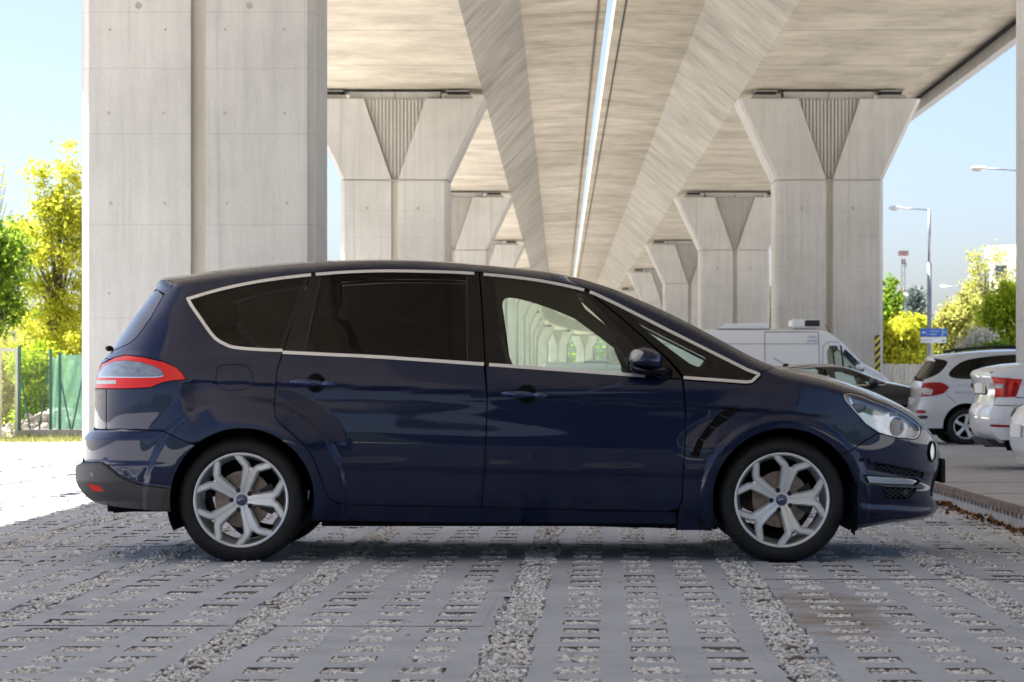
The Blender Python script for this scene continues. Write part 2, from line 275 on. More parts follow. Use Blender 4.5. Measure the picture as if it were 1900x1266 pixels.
class MB:
    def __init__(s): s.v = []; s.f = []; s.m = []
    def add(s, vs, fs, mi=0):
        n = len(s.v); s.v += [tuple(map(float, v)) for v in vs]; s.f += [tuple(i+n for i in f) for f in fs]; s.m += [mi]*len(fs); return s
    def box(s, x0, x1, y0, y1, z0, z1, mi=0):
        return s.add([(x0,y0,z0),(x1,y0,z0),(x1,y1,z0),(x0,y1,z0),(x0,y0,z1),(x1,y0,z1),(x1,y1,z1),(x0,y1,z1)],
                     [(0,3,2,1),(4,5,6,7),(0,1,5,4),(1,2,6,5),(2,3,7,6),(3,0,4,7)], mi)
    def rbox(s, x0, x1, y0, y1, z0, z1, r, mi=0):
        """box with chamfered edges"""
        vs=[]; 
        for k in range(8):
            sx, sy, sz = (k&1), (k>>1)&1, (k>>2)&1
            X=(x0,x1)[sx]; Y=(y0,y1)[sy]; Z=(z0,z1)[sz]; dx=r*(1-2*sx); dy=r*(1-2*sy); dz=r*(1-2*sz)
            vs += [(X,Y+dy,Z+dz),(X+dx,Y,Z+dz),(X+dx,Y+dy,Z)]
        import bmesh
        bm=bmesh.new(); [bm.verts.new(v) for v in vs]; bmesh.ops.convex_hull(bm, input=bm.verts); bm.verts.index_update()
        s.add([v.co for v in bm.verts], [[v.index for v in f.verts] for f in bm.faces], mi); bm.free(); return s
    def prism(s, poly, ax, a0, a1, mi=0):
        """poly: 2-D outline; ax: axis of extrusion"""
        n=len(poly)
        def P(p, a): return {'x':(a,p[0],p[1]),'y':(p[0],a,p[1]),'z':(p[0],p[1],a)}[ax]
        vs=[P(p,a0) for p in poly]+[P(p,a1) for p in poly]
        fs=[tuple(range(n)), tuple(range(2*n-1,n-1,-1))]+[(i,i+n,(i+1)%n+n,(i+1)%n) for i in range(n)]
        return s.add(vs, fs, mi)
    def tube(s, pts, rads, n=8, mi=0, caps=True):
        pts=[Vector(p) for p in pts]; 
        if not isinstance(rads,(list,tuple)): rads=[rads]*len(pts)
        base=len(s.v); prev=None
        for i,p in enumerate(pts):
            d=(pts[min(i+1,len(pts)-1)]-pts[max(i-1,0)]).normalized()
            if prev is None:
                a=d.orthogonal().normalized()
            else:
                a=(prev-d*prev.dot(d)).normalized()
            prev=a; b=d.cross(a)
            for k in range(n):
                t=2*math.pi*k/n; q=p+(a*math.cos(t)+b*math.sin(t))*rads[i]; s.v.append(tuple(q))
        for i in range(len(pts)-1):
            for k in range(n):
                s.f.append((base+i*n+k, base+i*n+(k+1)%n, base+(i+1)*n+(k+1)%n, base+(i+1)*n+k)); s.m.append(mi)
        if caps:
            s.f.append(tuple(base+k for k in range(n))[::-1]); s.m.append(mi); e=base+(len(pts)-1)*n
            s.f.append(tuple(e+k for k in range(n))); s.m.append(mi)
        return s
    def lathe(s, prof, c, n=64, mi=0, axis='y', mod=None):
        """prof: (r, a) along axis"""
        base=len(s.v); m=len(prof)
        for k in range(n):
            t=2*math.pi*k/n
            for j,(r,a) in enumerate(prof):
                if mod: r=mod(k,j,r)
                x=r*math.sin(t); z=r*math.cos(t)
                s.v.append((c[0]+x,c[1]+a,c[2]+z) if axis=='y' else (c[0]+x,c[1]+z,c[2]+a))
        for k in range(n):
            k2=(k+1)%n
            for j in range(m-1):
                s.f.append((base+k*m+j, base+k*m+j+1, base+k2*m+j+1, base+k2*m+j)); s.m.append(mi)
        return s
    def disc(s, c, r, y, n=24, mi=0):
        b=len(s.v); s.v += [(c[0]+r*math.cos(2*math.pi*k/n), y, c[2]+r*math.sin(2*math.pi*k/n)) for k in range(n)]
        s.f.append(tuple(range(b,b+n))); s.m.append(mi); return s
    def ell(s, c, r, nu=16, nv=10, mi=0):
        b=len(s.v)
        for j in range(nv+1):
            p=math.pi*j/nv
            for k in range(nu):
                t=2*math.pi*k/nu; s.v.append((c[0]+r[0]*math.sin(p)*math.cos(t),c[1]+r[1]*math.sin(p)*math.sin(t),c[2]+r[2]*math.cos(p)))
        for j in range(nv):
            for k in range(nu): s.f.append((b+j*nu+k,b+(j+1)*nu+k,b+(j+1)*nu+(k+1)%nu,b+j*nu+(k+1)%nu)); s.m.append(mi)
        return s
    def build(s, name, mats, parent=None, smooth=False, local=False):
        return mk(name, s.v, s.f, mats, parent, smooth, mi=s.m, local=local)
def text(name, body, size, loc, mat, parent, extr=.002):
    cu=bpy.data.curves.new(name,'FONT'); cu.body=body; cu.size=size; cu.extrude=extr; cu.align_x='LEFT'
    tmp=bpy.data.objects.new(name,cu); COL.objects.link(tmp)
    dg=bpy.context.evaluated_depsgraph_get(); me=bpy.data.meshes.new_from_object(tmp.evaluated_get(dg)); bpy.data.objects.remove(tmp); 
    me.materials.clear(); me.materials.append(M[mat]); o=bpy.data.objects.new(name,me); COL.objects.link(o)
    if parent: o.parent=parent
    pl=Vector((0,0,0)); p=parent
    while p is not None: pl+=p.location; p=p.parent
    o.location=Vector(loc)-pl; o.rotation_euler=(math.radians(90),0,0); return o
# ---------------------------------------------------------------- trimmed surface panels
def inside(poly, P):
    x,y=P[:,0],P[:,1]; r=np.zeros(len(P),bool); n=len(poly); j=n-1
    for i in range(n):
        xi,yi=poly[i]; xj,yj=poly[j]
        if yi!=yj: r ^= ((yi>y)!=(yj>y)) & (x < (xj-xi)*(y-yi)/(yj-yi)+xi)
        j=i
    return r
def area(p): p=np.asarray(p); return .5*np.sum(p[:,0]*np.roll(p[:,1],-1)-np.roll(p[:,0],-1)*p[:,1])
def offset(poly, d):
    """move outline inwards by d"""
    p=np.asarray(poly,float)
    if d==0: return p
    s=1 if area(p)>0 else -1
    a=p-np.roll(p,1,0); b=np.roll(p,-1,0)-p
    a/=np.maximum(np.linalg.norm(a,axis=1,keepdims=True),1e-9); b/=np.maximum(np.linalg.norm(b,axis=1,keepdims=True),1e-9)
    na=np.stack([-a[:,1],a[:,0]],1)*s; nb=np.stack([-b[:,1],b[:,0]],1)*s
    m=na+nb; k=np.maximum((m*m).sum(1,keepdims=True)/2,.35); return p+m/k*d
def dens(poly, step, closed=True):
    p=np.asarray(poly,float); out=[]; n=len(p)
    for i in range(n if closed else n-1):
        a=p[i]; b=p[(i+1)%n]; k=max(1,int(math.ceil(np.linalg.norm(b-a)/step))); 
        for t in range(k): out.append(a+(b-a)*t/k)
    if not closed: out.append(p[-1])
    return np.array(out)
def smooth_poly(p, it=1):
    """Chaikin rounding of a closed outline"""
    p=np.asarray(p,float)
    for _ in range(it):
        q=np.roll(p,-1,0); p=np.stack([.75*p+.25*q,.25*p+.75*q],1).reshape(-1,2)
    return p
def curve(pts, step, k=3):
    """Catmull-Rom through open points"""
    p=np.asarray(pts,float); e=np.vstack([2*p[0]-p[1],p,2*p[-1]-p[-2]]); out=[]
    for i in range(1,len(e)-2):
        a,b,c,d=e[i-1:i+3]; n=max(1,int(np.linalg.norm(c-b)/step))
        for j in range(n):
            t=j/n; out.append(.5*((2*b)+(c-a)*t+(2*a-5*b+4*c-d)*t*t+(3*b-a-3*c+d)*t**3))
    out.append(p[-1]); return np.array(out)
def trimmed(poly, holes, clip, step, shrink, rings=(1.5,4.5)):
    poly=dens(offset(dens(poly,step),shrink),step); loops=[poly]+[dens(h,step) for h in holes]
    if clip is not None: loops.append(dens(clip,step))
    lo=poly.min(0); hi=poly.max(0)
    gx,gy=np.meshgrid(np.arange(lo[0]+step*.5,hi[0],step),np.arange(lo[1]+step*.5,hi[1],step)); gx[::2]+=step*.5
    G=np.stack([gx.ravel(),gy.ravel()],1)
    ok=inside(poly,G)
    for h in holes: ok&=~inside(h,G)
    if clip is not None: ok&=inside(clip,G)
    G=G[ok]; B=np.vstack(loops)
    rp=[]
    for lp in loops:
        for r in rings:
            for sg in (1,-1): rp.append(offset(lp,sg*r*step/6))
    R=np.vstack(rp); ok=inside(poly,R)
    for h in holes: ok&=~inside(h,R)
    if clip is not None: ok&=inside(clip,R)
    R=R[ok]
    def far(P,Q,d):
        if len(P)==0 or len(Q)==0: return P
        keep=np.ones(len(P),bool)
        for i in range(0,len(P),2000):
            keep[i:i+2000]=(((P[i:i+2000,None,:]-Q[None])**2).sum(2).min(1)>d*d)
        return P[keep]
    R=far(R,B,step*.16); G=far(G,np.vstack([B,R]),step*.5)
    vs=[tuple(x) for x in np.vstack([B,R,G])]; ed=[]; k=0
    for lp in loops:
        n=len(lp); ed+=[(k+i,k+(i+1)%n) for i in range(n)]; k+=n
    v2,e2,f2,_,_,_=delaunay_2d_cdt([Vector(v) for v in vs],ed,[],0,1e-6)
    v2=np.array([tuple(v) for v in v2]); f2=np.array([tuple(f) for f in f2 if len(f)==3])
    C=v2[f2].mean(1); ok=inside(poly,C)
    for h in holes: ok&=~inside(h,C)
    if clip is not None: ok&=inside(clip,C)
    f2=f2[ok]; used=np.unique(f2); mp=-np.ones(len(v2),int); mp[used]=np.arange(len(used)); return v2[used],mp[f2]
class Surf:
    """height field over a side view: mapf(u,v,inset) -> xyz ; inset(u,v)"""
    def __init__(s, mapf, inset, sgn, eps, mirror): s.mapf=mapf; s.inset=inset; s.sgn=sgn; s.eps=eps; s.mirror=mirror
    def pos(s,uv,off=0): return s.mapf(uv[:,0],uv[:,1],s.inset(uv[:,0],uv[:,1])+off)
    def nor(s,uv,off=0):
        e=s.eps; du=s.pos(uv+[e,0],off)-s.pos(uv-[e,0],off); dv=s.pos(uv+[0,e],off)-s.pos(uv-[0,e],off)
        n=np.cross(du,dv)*s.sgn; return n/np.maximum(np.linalg.norm(n,axis=1,keepdims=True),1e-12)
    def panel(s,name,poly,mat,parent,holes=(),clip=None,shrink=0.,step=6.,off=0.,rim=.012,both=True,label=None,local=False):
        uv,fc=trimmed(poly,list(holes),clip,step,shrink)
        if len(fc)==0: print('EMPTY',name); return None
        P=s.pos(uv,off); Nn=s.nor(uv,off)
        fn=np.cross(P[fc[:,1]]-P[fc[:,0]],P[fc[:,2]]-P[fc[:,0]]); flip=(fn*Nn[fc[:,0]]).sum(1)<0; fc=fc.copy(); fc[flip]=fc[flip][:,::-1]
        V=[P]; NN=[Nn]; F3=[fc]
        if rim:
            e=np.vstack([fc[:,[0,1]],fc[:,[1,2]],fc[:,[2,0]]]); key=np.sort(e,1); _,ix,cn=np.unique(key,axis=0,return_index=True,return_counts=True); be=e[ix[cn==1]]
            bi=np.unique(be); mp=-np.ones(len(P),int); mp[bi]=np.arange(len(bi)); nb=len(bi); k=len(P)
            inn=P[bi]+np.array([0,rim,0])-Nn[bi]*.001; inn2=P[bi]
            V+= [inn2,inn]; t=np.roll(be,0,0); a=mp[be[:,0]]; b=mp[be[:,1]]
            rn=np.zeros((nb,3)); ev=P[be[:,1]]-P[be[:,0]]; en=np.cross(ev,Nn[be[:,0]]); np.add.at(rn,a,en); np.add.at(rn,b,en); rn/=np.maximum(np.linalg.norm(rn,axis=1,keepdims=True),1e-12); NN+=[rn,rn]
            F3+=[np.stack([b+k,a+k,a+k+nb],1),np.stack([b+k,a+k+nb,b+k+nb],1)]
        V=np.vstack(V); NN=np.vstack(NN); F3=np.vstack(F3)
        o=mk(name,V,F3,mat,parent,True,NN,local=local)
        if label: o['label']=label
        if both:
            V2=s.mirror(V); N2=NN*np.array([1,-1,1]); o2=mk(name,V2,F3[:,::-1].copy(),mat,parent,True,N2,local=local)
        return o
def outline_loft(name,crest,rail,mirror,mats,parent,matf=None,ns=10,pw=2.2,local=False,sub=None):
    """skin across the car between the near rail, the centre crest and the mirrored far rail"""
    crest=np.asarray(crest); rail=np.asarray(rail); far=mirror(rail); n=len(crest)
    ss=np.concatenate([1-np.linspace(0,1,ns)**1.5, -(1-np.linspace(0,1,ns)[::-1][1:]**1.5)])
    rows=[]
    for s_ in ss:
        e=rail if s_>=0 else far; g=abs(s_)**pw
        P=crest+(e-crest)*g; P[:,1]=crest[:,1]+(e[:,1]-crest[:,1])*abs(s_); rows.append(P)
    V=np.stack(rows,1); m=len(ss); V=V.reshape(-1,3); Fq=[];mi=[]
    for i in range(n-1):
        for j in range(m-1):
            Fq.append((i*m+j,(i+1)*m+j,(i+1)*m+j+1,i*m+j+1)); mi.append(matf(abs(.5*(ss[j]+ss[j+1]))) if matf else 0)
    return mk(name,V,np.array(Fq),mats,parent,True,mi=mi,local=local)
def sst(a,b,x): t=np.clip((x-a)/(b-a),0,1); return t*t*(3-2*t)
# ---------------------------------------------------------------- wheels
def beam(mb, pts, ws, ts, mi=0):
    """spoke of hexagonal section along pts (x,y,z); ws half width in the wheel plane, ts depth (along +y)"""
    base=len(mb.v); n=len(pts); pts=[Vector(p) for p in pts]
    for i,p in enumerate(pts):
        d=(pts[min(i+1,n-1)]-pts[max(i-1,0)]); d.y=0; d.normalize(); s=Vector((-d.z,0,d.x)); w=ws[i]; t=ts[i]
        for a,b in ((-.58,0),(.58,0),(1,.40),(1.15,1),(-1.15,1),(-1,.40)): q=p+s*(a*w)+Vector((0,b*t,0)); mb.v.append(tuple(q))
    for i in range(n-1):
        for k in range(6): mb.f.append((base+i*6+k,base+i*6+(k+1)%6,base+(i+1)*6+(k+1)%6,base+(i+1)*6+k)); mb.m.append(mi)
    for e in (0,n-1): mb.f.append(tuple(base+e*6+k for k in range(6))); mb.m.append(mi)
def wheel(parent, c, R, rr, wd, style='y5', phase=18, far=False, detail=True, zg=0):
    """c: centre of the outer face. far=True: the outer face looks to +y"""
    mir=(lambda mb: setattr(mb,'v',[(x,2*c[1]-y,z) for x,y,z in mb.v])) if far else (lambda mb: None)
    k=rr/.243
    rim=MB(); n=96 if detail else 40
    rim.lathe([(rr-.013,.025),(rr-.010,.004),(rr-.004,-.0025),(rr+.004,-.003),(rr+.006,.006),(rr+.004,.03)],c,n)
    rim.lathe([(rr-.009,.02),(rr-.013,.05),(rr-.03,.10),(rr-.032,.20)],c,n)
    rim.lathe([(0,.034),(.036*k,.034),(.05*k,.037),(.066*k,.045),(.07*k,.075),(0,.075)],c,32)
    nlathe=len(rim.f)
    def pol(r,a,y): a=math.radians(a); return (c[0]+r*math.sin(a),c[1]+y,c[2]+r*math.cos(a))
    if style=='y5':
        for i in range(5):
            a=phase+72*i
            for s in (-1,1):
                beam(rim,[pol(.036*k,a+s*20,.032),pol(.10*k,a+s*9.2,.020),pol(.168*k,a+s*7.6,.010),pol(.184*k,a+s*10.2,.008),pol(rr-.006,a+s*23,.004)],[.0155*k,.0165*k,.0215*k,.019*k,.0165*k],[.035,.035,.034,.032,.022])
            beam(rim,[pol(.04*k,a,.035),pol(.10*k,a,.0235),pol(.162*k,a,.0150),pol(.176*k,a,.018)],[.017*k,.019*k,.026*k,.020*k],[.03,.03,.03,.02])
    elif style=='five':
        for i in range(5): beam(rim,[pol(.04*k,phase+72*i,.022),pol(.15*k,phase+72*i,.012),pol(rr-.004,phase+72*i,.004)],[.032*k,.030*k,.042*k],[.03,.03,.03])
    else:
        for i in range(10): beam(rim,[pol(.04*k,phase+36*i,.022),pol(.15*k,phase+36*i,.012),pol(rr-.004,phase+36*i,.004)],[.011*k,.013*k,.016*k],[.02,.02,.02])
    mir(rim); w=rim.build('wheel','silver',parent); nl=nlathe
    w.data.polygons.foreach_set('use_smooth',np.arange(len(w.data.polygons))<nl)
    t=MB()
    def mod(kk,j,r): return r-(.005 if (j in (5,6,7,10,11,12) and kk%4==0) else 0)
    prof=[(rr-.004,.03),(rr+.002,.008),(rr+.006,-.001),(rr+.03,-.006),(R-.035,-.004),(R-.018,.006),(R-.007,.018),(R-.001,.036),(R,.05),(R,wd-.05),(R-.001,wd-.036),(R-.007,wd-.018),(R-.018,wd-.006),(R-.035,wd+.004),(rr+.01,wd),(rr-.006,wd-.03)]
    t.lathe(prof,c,180 if detail else 48,0,'y',mod if detail else None)
    t.v=[(x,y,max(z,zg+.001)) for x,y,z in t.v]; mir(t); t.build('tyre','tyre',w,True)
    if detail:
        h=MB(); h.lathe([(0,.026),(.024,.0265),(.0285,.029),(.030,.034)],c,32); mir(h); hc=h.build('hub_cap','badge',w,True)
        e=MB(); e.tube([pol(.012,60,.0255),pol(.006,20,.0253),pol(.008,-70,.0253),pol(.014,-110,.0255)],.0022,6); mir(e); e.build('emblem','silver',w)
        for i in range(5):
            b=MB(); cc=pol(.054,phase-36+72*i,0); b.lathe([(.0075,.034),(.0085,.0265),(.0125,.0265),(.0140,.046)],cc,18,0); b.lathe([(0,.032),(.0078,.032)],cc,18,0); mir(b); b.build('wheel_bolt','dark',w)
        d=MB(); d.lathe([(.075,.105),(.15,.105),(.15,.128),(.075,.128)],c,48); d.lathe([(0,.085),(.076,.085),(.078,.12)],c,32); mir(d); d.build('brake_disc','disc',w)
        q=MB(); 
        for (r0,r1,a0,a1,y0,y1) in ((.10,.172,60,118,.088,.15),):
            pts=[pol(r0,a,0) for a in np.linspace(a0,a1,8)]+[pol(r1,a,0) for a in np.linspace(a1,a0,8)]
            q.prism([(p[0],p[2]) for p in pts],'y',c[1]+y0,c[1]+y1)
        q.v=[(x,y,z) for x,y,z in q.v]; mir(q); q.build('brake_caliper','dark',w)
    return w
# ---------------------------------------------------------------- the blue people carrier
DN=13.955; W=.94; YC=DN+W
SIL=[(188,938,2.5),(168,931,2.5),(150,914,2.5),(138.5,893,2.5),(137.5,868,2.5),(140,862,2.5),(151,856,2.5),(152.5,830,2.5),(153.5,814,2.5),(163,801,2.5),(172,797,2.5),(172.8,760,2.5),(174,722,2.5),(178,697,2.5),(186,671,2.5),(204,652,2.5),(223,621,2.5),(245,590,2.5),(268,559,2.5),(288,533,2.5),(289,524,2.5),(296.5,518.5,2.5),(319,515.3,3),(351.7,510.6,3),(404,502.6,3),(475.4,494,3),(546.5,487.2,3),(605,483.6,3),(670,481.4,3),(727,481.2,3),(784,482.6,3),(841,486,3),(898,490.6,3),(955,496.3,3),(1012,502.8,3),(1065,511.8,3),(1099,521,3),(1141.7,534.8,3),(1184,552.4,3),(1227,571.5,3),(1269.6,592,3),(1312,614.5,3),(1355,637.7,3),(1390,657,3),(1420,671,3),(1453,679.6,8),(1496,689.5,8),(1538.5,700.8,8),(1581,714.6,8),(1623.8,730.7,8),(1666.5,750.6,8),(1695,767.4,8),(1711,783,7),(1729,804.6,6),(1741,826,6),(1746.5,850,6),(1744,872,6),(1737,888,6),(1732,905,5),(1731,920,5),(1739,936,5),(1737.5,950,5),(1723,960.5,5),(1695,966,5),(1652,970,5),(1590,980,5)]
_s=curve([(a,b) for a,b,c in SIL],7); _i=np.array([0]); 
# delta along the refined curve
_cs=np.concatenate([[0],np.cumsum(np.hypot(*np.diff(_s,axis=0).T))]); _key=[int(np.argmin(((_s-np.array(p[:2]))**2).sum(1))) for p in SIL]
_dl=np.interp(np.arange(len(_s)),_key,[p[2] for p in SIL])
def offset_open(p,d):
    t=np.gradient(p,axis=0); t/=np.linalg.norm(t,axis=1,keepdims=True); n=np.stack([-t[:,1],t[:,0]],1); return p+n*d[:,None]
_rail=offset_open(_s,_dl)      # inward (below the roof line)
CLIP=np.vstack([_rail,[(1585,1000),(180,1000)]])
top=(_rail[:,0]>300)&(_rail[:,0]<1706)&(np.arange(len(_s))<_key[52]); _ru=_rail[top,0]; _rv=_rail[top,1]
def lut(xs,ys,sig=10):
    x=np.arange(0,1300.); y=np.interp(x,xs,ys); k=np.exp(-.5*(np.arange(-40,41)/sig)**2); k/=k.sum(); yp=np.pad(y,40,mode='edge'); return np.convolve(yp,k,'valid')
TUM=lut([470,500,550,600,660,690,712,760,830,870,930,965,990],[.245,.215,.155,.095,.036,.018,.005,0,.004,.012,.034,.062,.10],9)
WR=(449,928.5); WFt=(1456.5,929.5)
def inset_main(u,v):
    a=np.interp(v,np.arange(0,1300.),TUM)
    a=a+np.clip((u-1150)/300,0,1.3)*.07*sst(722,640,v)
    d=v-np.interp(u,_ru,_rv); a=a+.075*np.clip(1-d/17,0,1.2)**2*sst(290,330,u)*sst(1720,1690,u)
    t=v-np.interp(u,[150,345,580,900,1270,1380,1560],[701,706,711,727,749,757,772])
    a=a+.013*sst(0,7,t)*(1-sst(20,120,t))*sst(330,370,u)*sst(1560,1400,u)
    t2=v-np.interp(u,[600,900,1270],[851,858,867]); a=a-.006*sst(-1.5,1.5,t2)*(1-sst(10,22,t2))*sst(618,628,u)*sst(1310,1290,u)
    r=np.hypot(u-455,v-926); a=a-(.016*sst(191,182,r)+.012*sst(190,134,r)+.010*sst(225,190,r))
    r=np.hypot(u-1457,v-930); a=a-(.012*sst(160,152,r)+.018*sst(235,140,r))
    # fender vent scoop
    # bumper shelf above the rear cladding
    a=a+.02*sst(-4,4,v-np.interp(u,[138,190,222,268,316],[858,859,885,902,907]))*sst(330,300,u)*(-1)
    t=v-np.interp(u,[1588,1620,1720],[853,858,877]); a=a+.016*sst(-1.5,2,t)*(1-sst(14,44,t))*sst(1588,1606,u)
    t=v-np.interp(u,[1588,1620,1700],[940,944,948]); a=a-.014*sst(-10,4,t)*sst(1586,1604,u)*(1-sst(8,20,t))
    ur=np.interp(v,[518,533,590,652,671,697,722,797,801,814,830,856,862,893,914,931],[286,285,241,200,182,174,170,168,159,149.5,148.5,147,134,134,146,160]); q=u-ur; Q=np.interp(v,[520,700],[95,225])
    t=np.clip(1-q/Q,0,1); hr=np.clip(1-t**4,0,1)**.25
    q=1752-u; t=np.clip(1-q/330,0,1); hf=np.clip(1-t**2.4,0,1)**(1/2.4)
    return a+(W-a)*(1-hr)+(W-a)*(1-hf)*.92
def map_main(u,v,i): d=DN+i; return np.stack([(u-VX)*d/F,d,CH-(v-HY)*d/F],-1)
def mir_main(P): Q=np.array(P,float); Q[:,1]=2*YC-Q[:,1]; return Q
S=Surf(map_main,inset_main,-1,.5,mir_main)
car=empty('parked_people_carrier',(0,YC,0),'dark blue people carrier in the foreground, chrome window surround and tinted rear glass','car')
def circ(c,r,n=96,ry=None): return [(c[0]+r*math.cos(2*math.pi*k/n),c[1]+(ry or r)*math.sin(2*math.pi*k/n)) for k in range(n)]
ARCH=[circ(WR,134),circ(WFt,134.5)]
def P(name,poly,mat,holes=(),**kw):
    kw.setdefault('shrink',1.0); kw.setdefault('clip',CLIP); par=kw.pop('parent',car)
    arch=kw.pop('arch',True)
    return S.panel(name,poly,mat,par,holes=list(holes)+(ARCH if arch else []),**kw)
def strip(pts,w,step=8):
    c=curve(pts,step); d=np.full(len(c),w); return np.vstack([offset_open(c,d),offset_open(c,-d)[::-1]])
# shared seams
g_rr=[(577,505),(546.5,588),(523.7,650.5),(514,687.5),(509.5,744),(511,775.6),(524,790),(546.5,808),(570,830),(586.5,862),(598,893.5),(604,915),(618,931),(646,937)]
g_bot=[(646,937),(770,939.5),(893,941.5)]; g_bot2=[(893,941.5),(1080,946.5),(1240,949.5)]
g_mid=[(889.5,505),(896.6,602),(900,676),(903.7,733),(902.5,800),(900,860),(896,915),(893,941.5)]
g_ff=[(1268,704),(1272,758.5),(1271.5,820),(1268.4,865),(1266,925),(1259,943),(1240,949.5)]
g_ap=[(1085,536),(1156,593.6),(1213,644.8),(1241,670.4),(1268,703)]
LAMP=[(175.4,720.5),(178,697.4),(188,676),(213.8,663),(233.7,659),(268,663.3),(304.8,671.8),(327.6,681.8),(339,693),(345.5,704.5),(319,706.8),(302,710),(279,719.3),(233.7,721.6)]
LAMPX=[(150,721.5),(150,690),(180,690),(188,676)]+LAMP[3:]
GLASS_E=[(303.4,548),(279,590.8),(260,617.5),(250,629.5),(239.4,637.7),(205,653)]
SPL=[(270,533),(291.5,538),(307.5,547),(318,531),(352,509),(300,500),(270,515)]
QT=curve([(345,552.3),(404,535.2),(461,522.6),(518,513.6),(577,506.8)],8)                  # chrome, upper outer edge
QB=curve([(345,553),(351,566),(370,594),(390,622),(401,633),(415,641),(433,647.5),(475,651.5),(524,653.3)],6)   # lower outer edge
TOPC=curve([(577,506.8),(642,502),(713,499.8),(784,500.6),(841,502.2),(889.5,505.2),(957,511.8),(1014,520),(1085,535.5),(1127.5,553),(1184,581),(1241,610),(1298,638.5),(1355,667),(1389,684),(1402,688.5),(1410,692),(1411,697),(1404,703)],8)
BELT=curve([(524,653.8),(600,657.5),(699,662.3),(784,668),(898,676),(1042,686.3),(1197,697.6)],10)
TQ=TOPC[:int(np.argmax(TOPC[:,0]))-1]
SEAM_B=[(1629.5,804),(1605,818),(1575.5,839),(1557,845)]
HEADL=[(1564,733),(1567,729.5),(1581,729),(1602,735),(1624,745),(1645,752.5),(1666.5,762),(1688,775.5),(1706,789),(1708.2,797),(1706.5,806),(1702,813),(1695,815.4),(1666.5,813),(1645,808),(1629.5,803),(1606.8,787.6),(1581,759),(1568,744)]
# --- body side: quarter panel, roof rail, sill
qw_in=np.vstack([QT,QB[::-1]])
body=np.vstack([[(303.4,548),(318,531),(352,500),(480,480),(700,470),(950,485),(1060,500),(1200,545),(1400,650),(1440,668),(1432,684),(1413,690)],TQ[::-1],QT[::-1][1:],QB,g_rr[3:],g_bot[1:],g_bot2[1:],[(1254,951),(1256,973),(1080,972),(800,970),(600,967),(560,967),(450,800),(353,824),(302,800),(222,796),(197,797.5),(197,721.8),(233.7,721.6),(279,719.3),(302,710),(319,706.8),(345.5,704.5),(339,693),(327.6,681.8),(304.8,671.8),(268,663.3),(233.7,659),(213.8,663),(203,667),(192,664),(205,653)],GLASS_E[::-1][1:-1]])
FUEL=smooth_poly([(400,690),(408,678),(434,675.5),(458,678),(468.5,690),(469,708),(462,722),(440,725.5),(412,724),(401,712)],2)
P('body_panel',body,'navy',holes=[FUEL],shrink=.8)
P('fuel_flap',FUEL,'navy',shrink=1.2)
P('tailgate',[(150,665),(192,664),(203,667),(188,676),(180,690),(150,690)],'navy',shrink=.6)
P('tailgate',[(150,722),(197,721.8),(197,797.5),(150,797.5)],'navy',shrink=.8)
P('spoiler',SPL,'navy',shrink=.6)
P('rear_window',[(250,560),(291.5,538),(303.4,548),(279,590.8),(260,617.5),(250,629.5),(239.4,637.7),(205,653),(190,664),(180,655)],'rglass',shrink=.7)
P('rear_door',np.vstack([BELT[BELT[:,0]<899]+[0,3.2],g_mid[3:],g_bot[::-1][1:],g_rr[::-1][1:11]]),'navy')
P('front_door',np.vstack([[(901,680)],BELT[BELT[:,0]>901]+[0,3.2],[(1266,704.5)],g_ff[1:],g_bot2[::-1][1:],g_mid[::-1][1:-3]]),'navy')
P('front_wing',np.vstack([[(1268.5,706),(1330,710),(1386,714),(1397,712),(1413,698),(1412,690),(1432,684),(1440,668),(1500,670),(1640,720),(1720,780)],[(1709,788),(1706,789)],HEADL[7::-1],HEADL[18:15:-1],SEAM_B,[(1480,930),(1400,940),(1310,985),(1252,985),(1256,973)],g_ff[::-1][1:]]),'navy',step=5)
# --- front bumper
UG=[(1618,860),(1640,862.5),(1680,869),(1714,877.5),(1712,887),(1680,882),(1650,876.5),(1626,872)]
LED=[(1608.5,884),(1650,886.5),(1692,889.6),(1701,893),(1694,898.6),(1650,897.5),(1613,895.5)]
LEDH=[(1600,881),(1650,883.4),(1696,886.5),(1709,893),(1699,902),(1650,901),(1606,899)]
LGR=[(1634,902.5),(1668,904.5),(1702,905.5),(1698,914),(1688,924),(1683,926.5),(1647,926),(1643,923)]
P('front_bumper',np.vstack([SEAM_B[::-1],HEADL[14:7:-1],[(1709,788),(1720,780),(1770,820),(1770,975),(1590,1000),(1550,960)]]),'navy',holes=[LEDH,LGR,UG],step=5)
P('bumper_grille',UG,'void',shrink=0,off=.03,rim=0); P('bumper_grille',LGR,'void',shrink=0,off=.03,rim=0); P('lamp_recess',LEDH,'gloss',shrink=0,off=.02,rim=0)
for G_ in (UG,LGR):    # honeycomb bars inside the grilles
    gp=np.array(G_); lo=gp.min(0); hi=gp.max(0); rows=np.arange(lo[1]+1.5,hi[1],4.0)
    for far in (0,1):
        mb=MB()
        for i,vv in enumerate(rows):
            us=np.arange(lo[0]-10,hi[0]+10,2.6); q=np.stack([us,vv+np.where((np.arange(len(us))+2*(i%2))%4<2,0,2.2)],1); ok=inside(offset(dens(gp,4),.8),q)
            PP=S.pos(q,.010); PP=mir_main(PP) if far else PP
            for a in range(len(us)-1):
                if ok[a] and ok[a+1]: mb.tube([PP[a],PP[a+1]],.0022,4,0,False)
        mb.build('grille_mesh','clad',car)
P('day_running_lamp',LED,'led',shrink=0,off=.010); P('lamp_lens',smooth_poly(LED,1),'lens',shrink=0,off=.002,rim=0)
sens=circ((1681,914),4.6,20); P('parking_sensor',sens,'clad',shrink=0,off=.006,rim=.02)
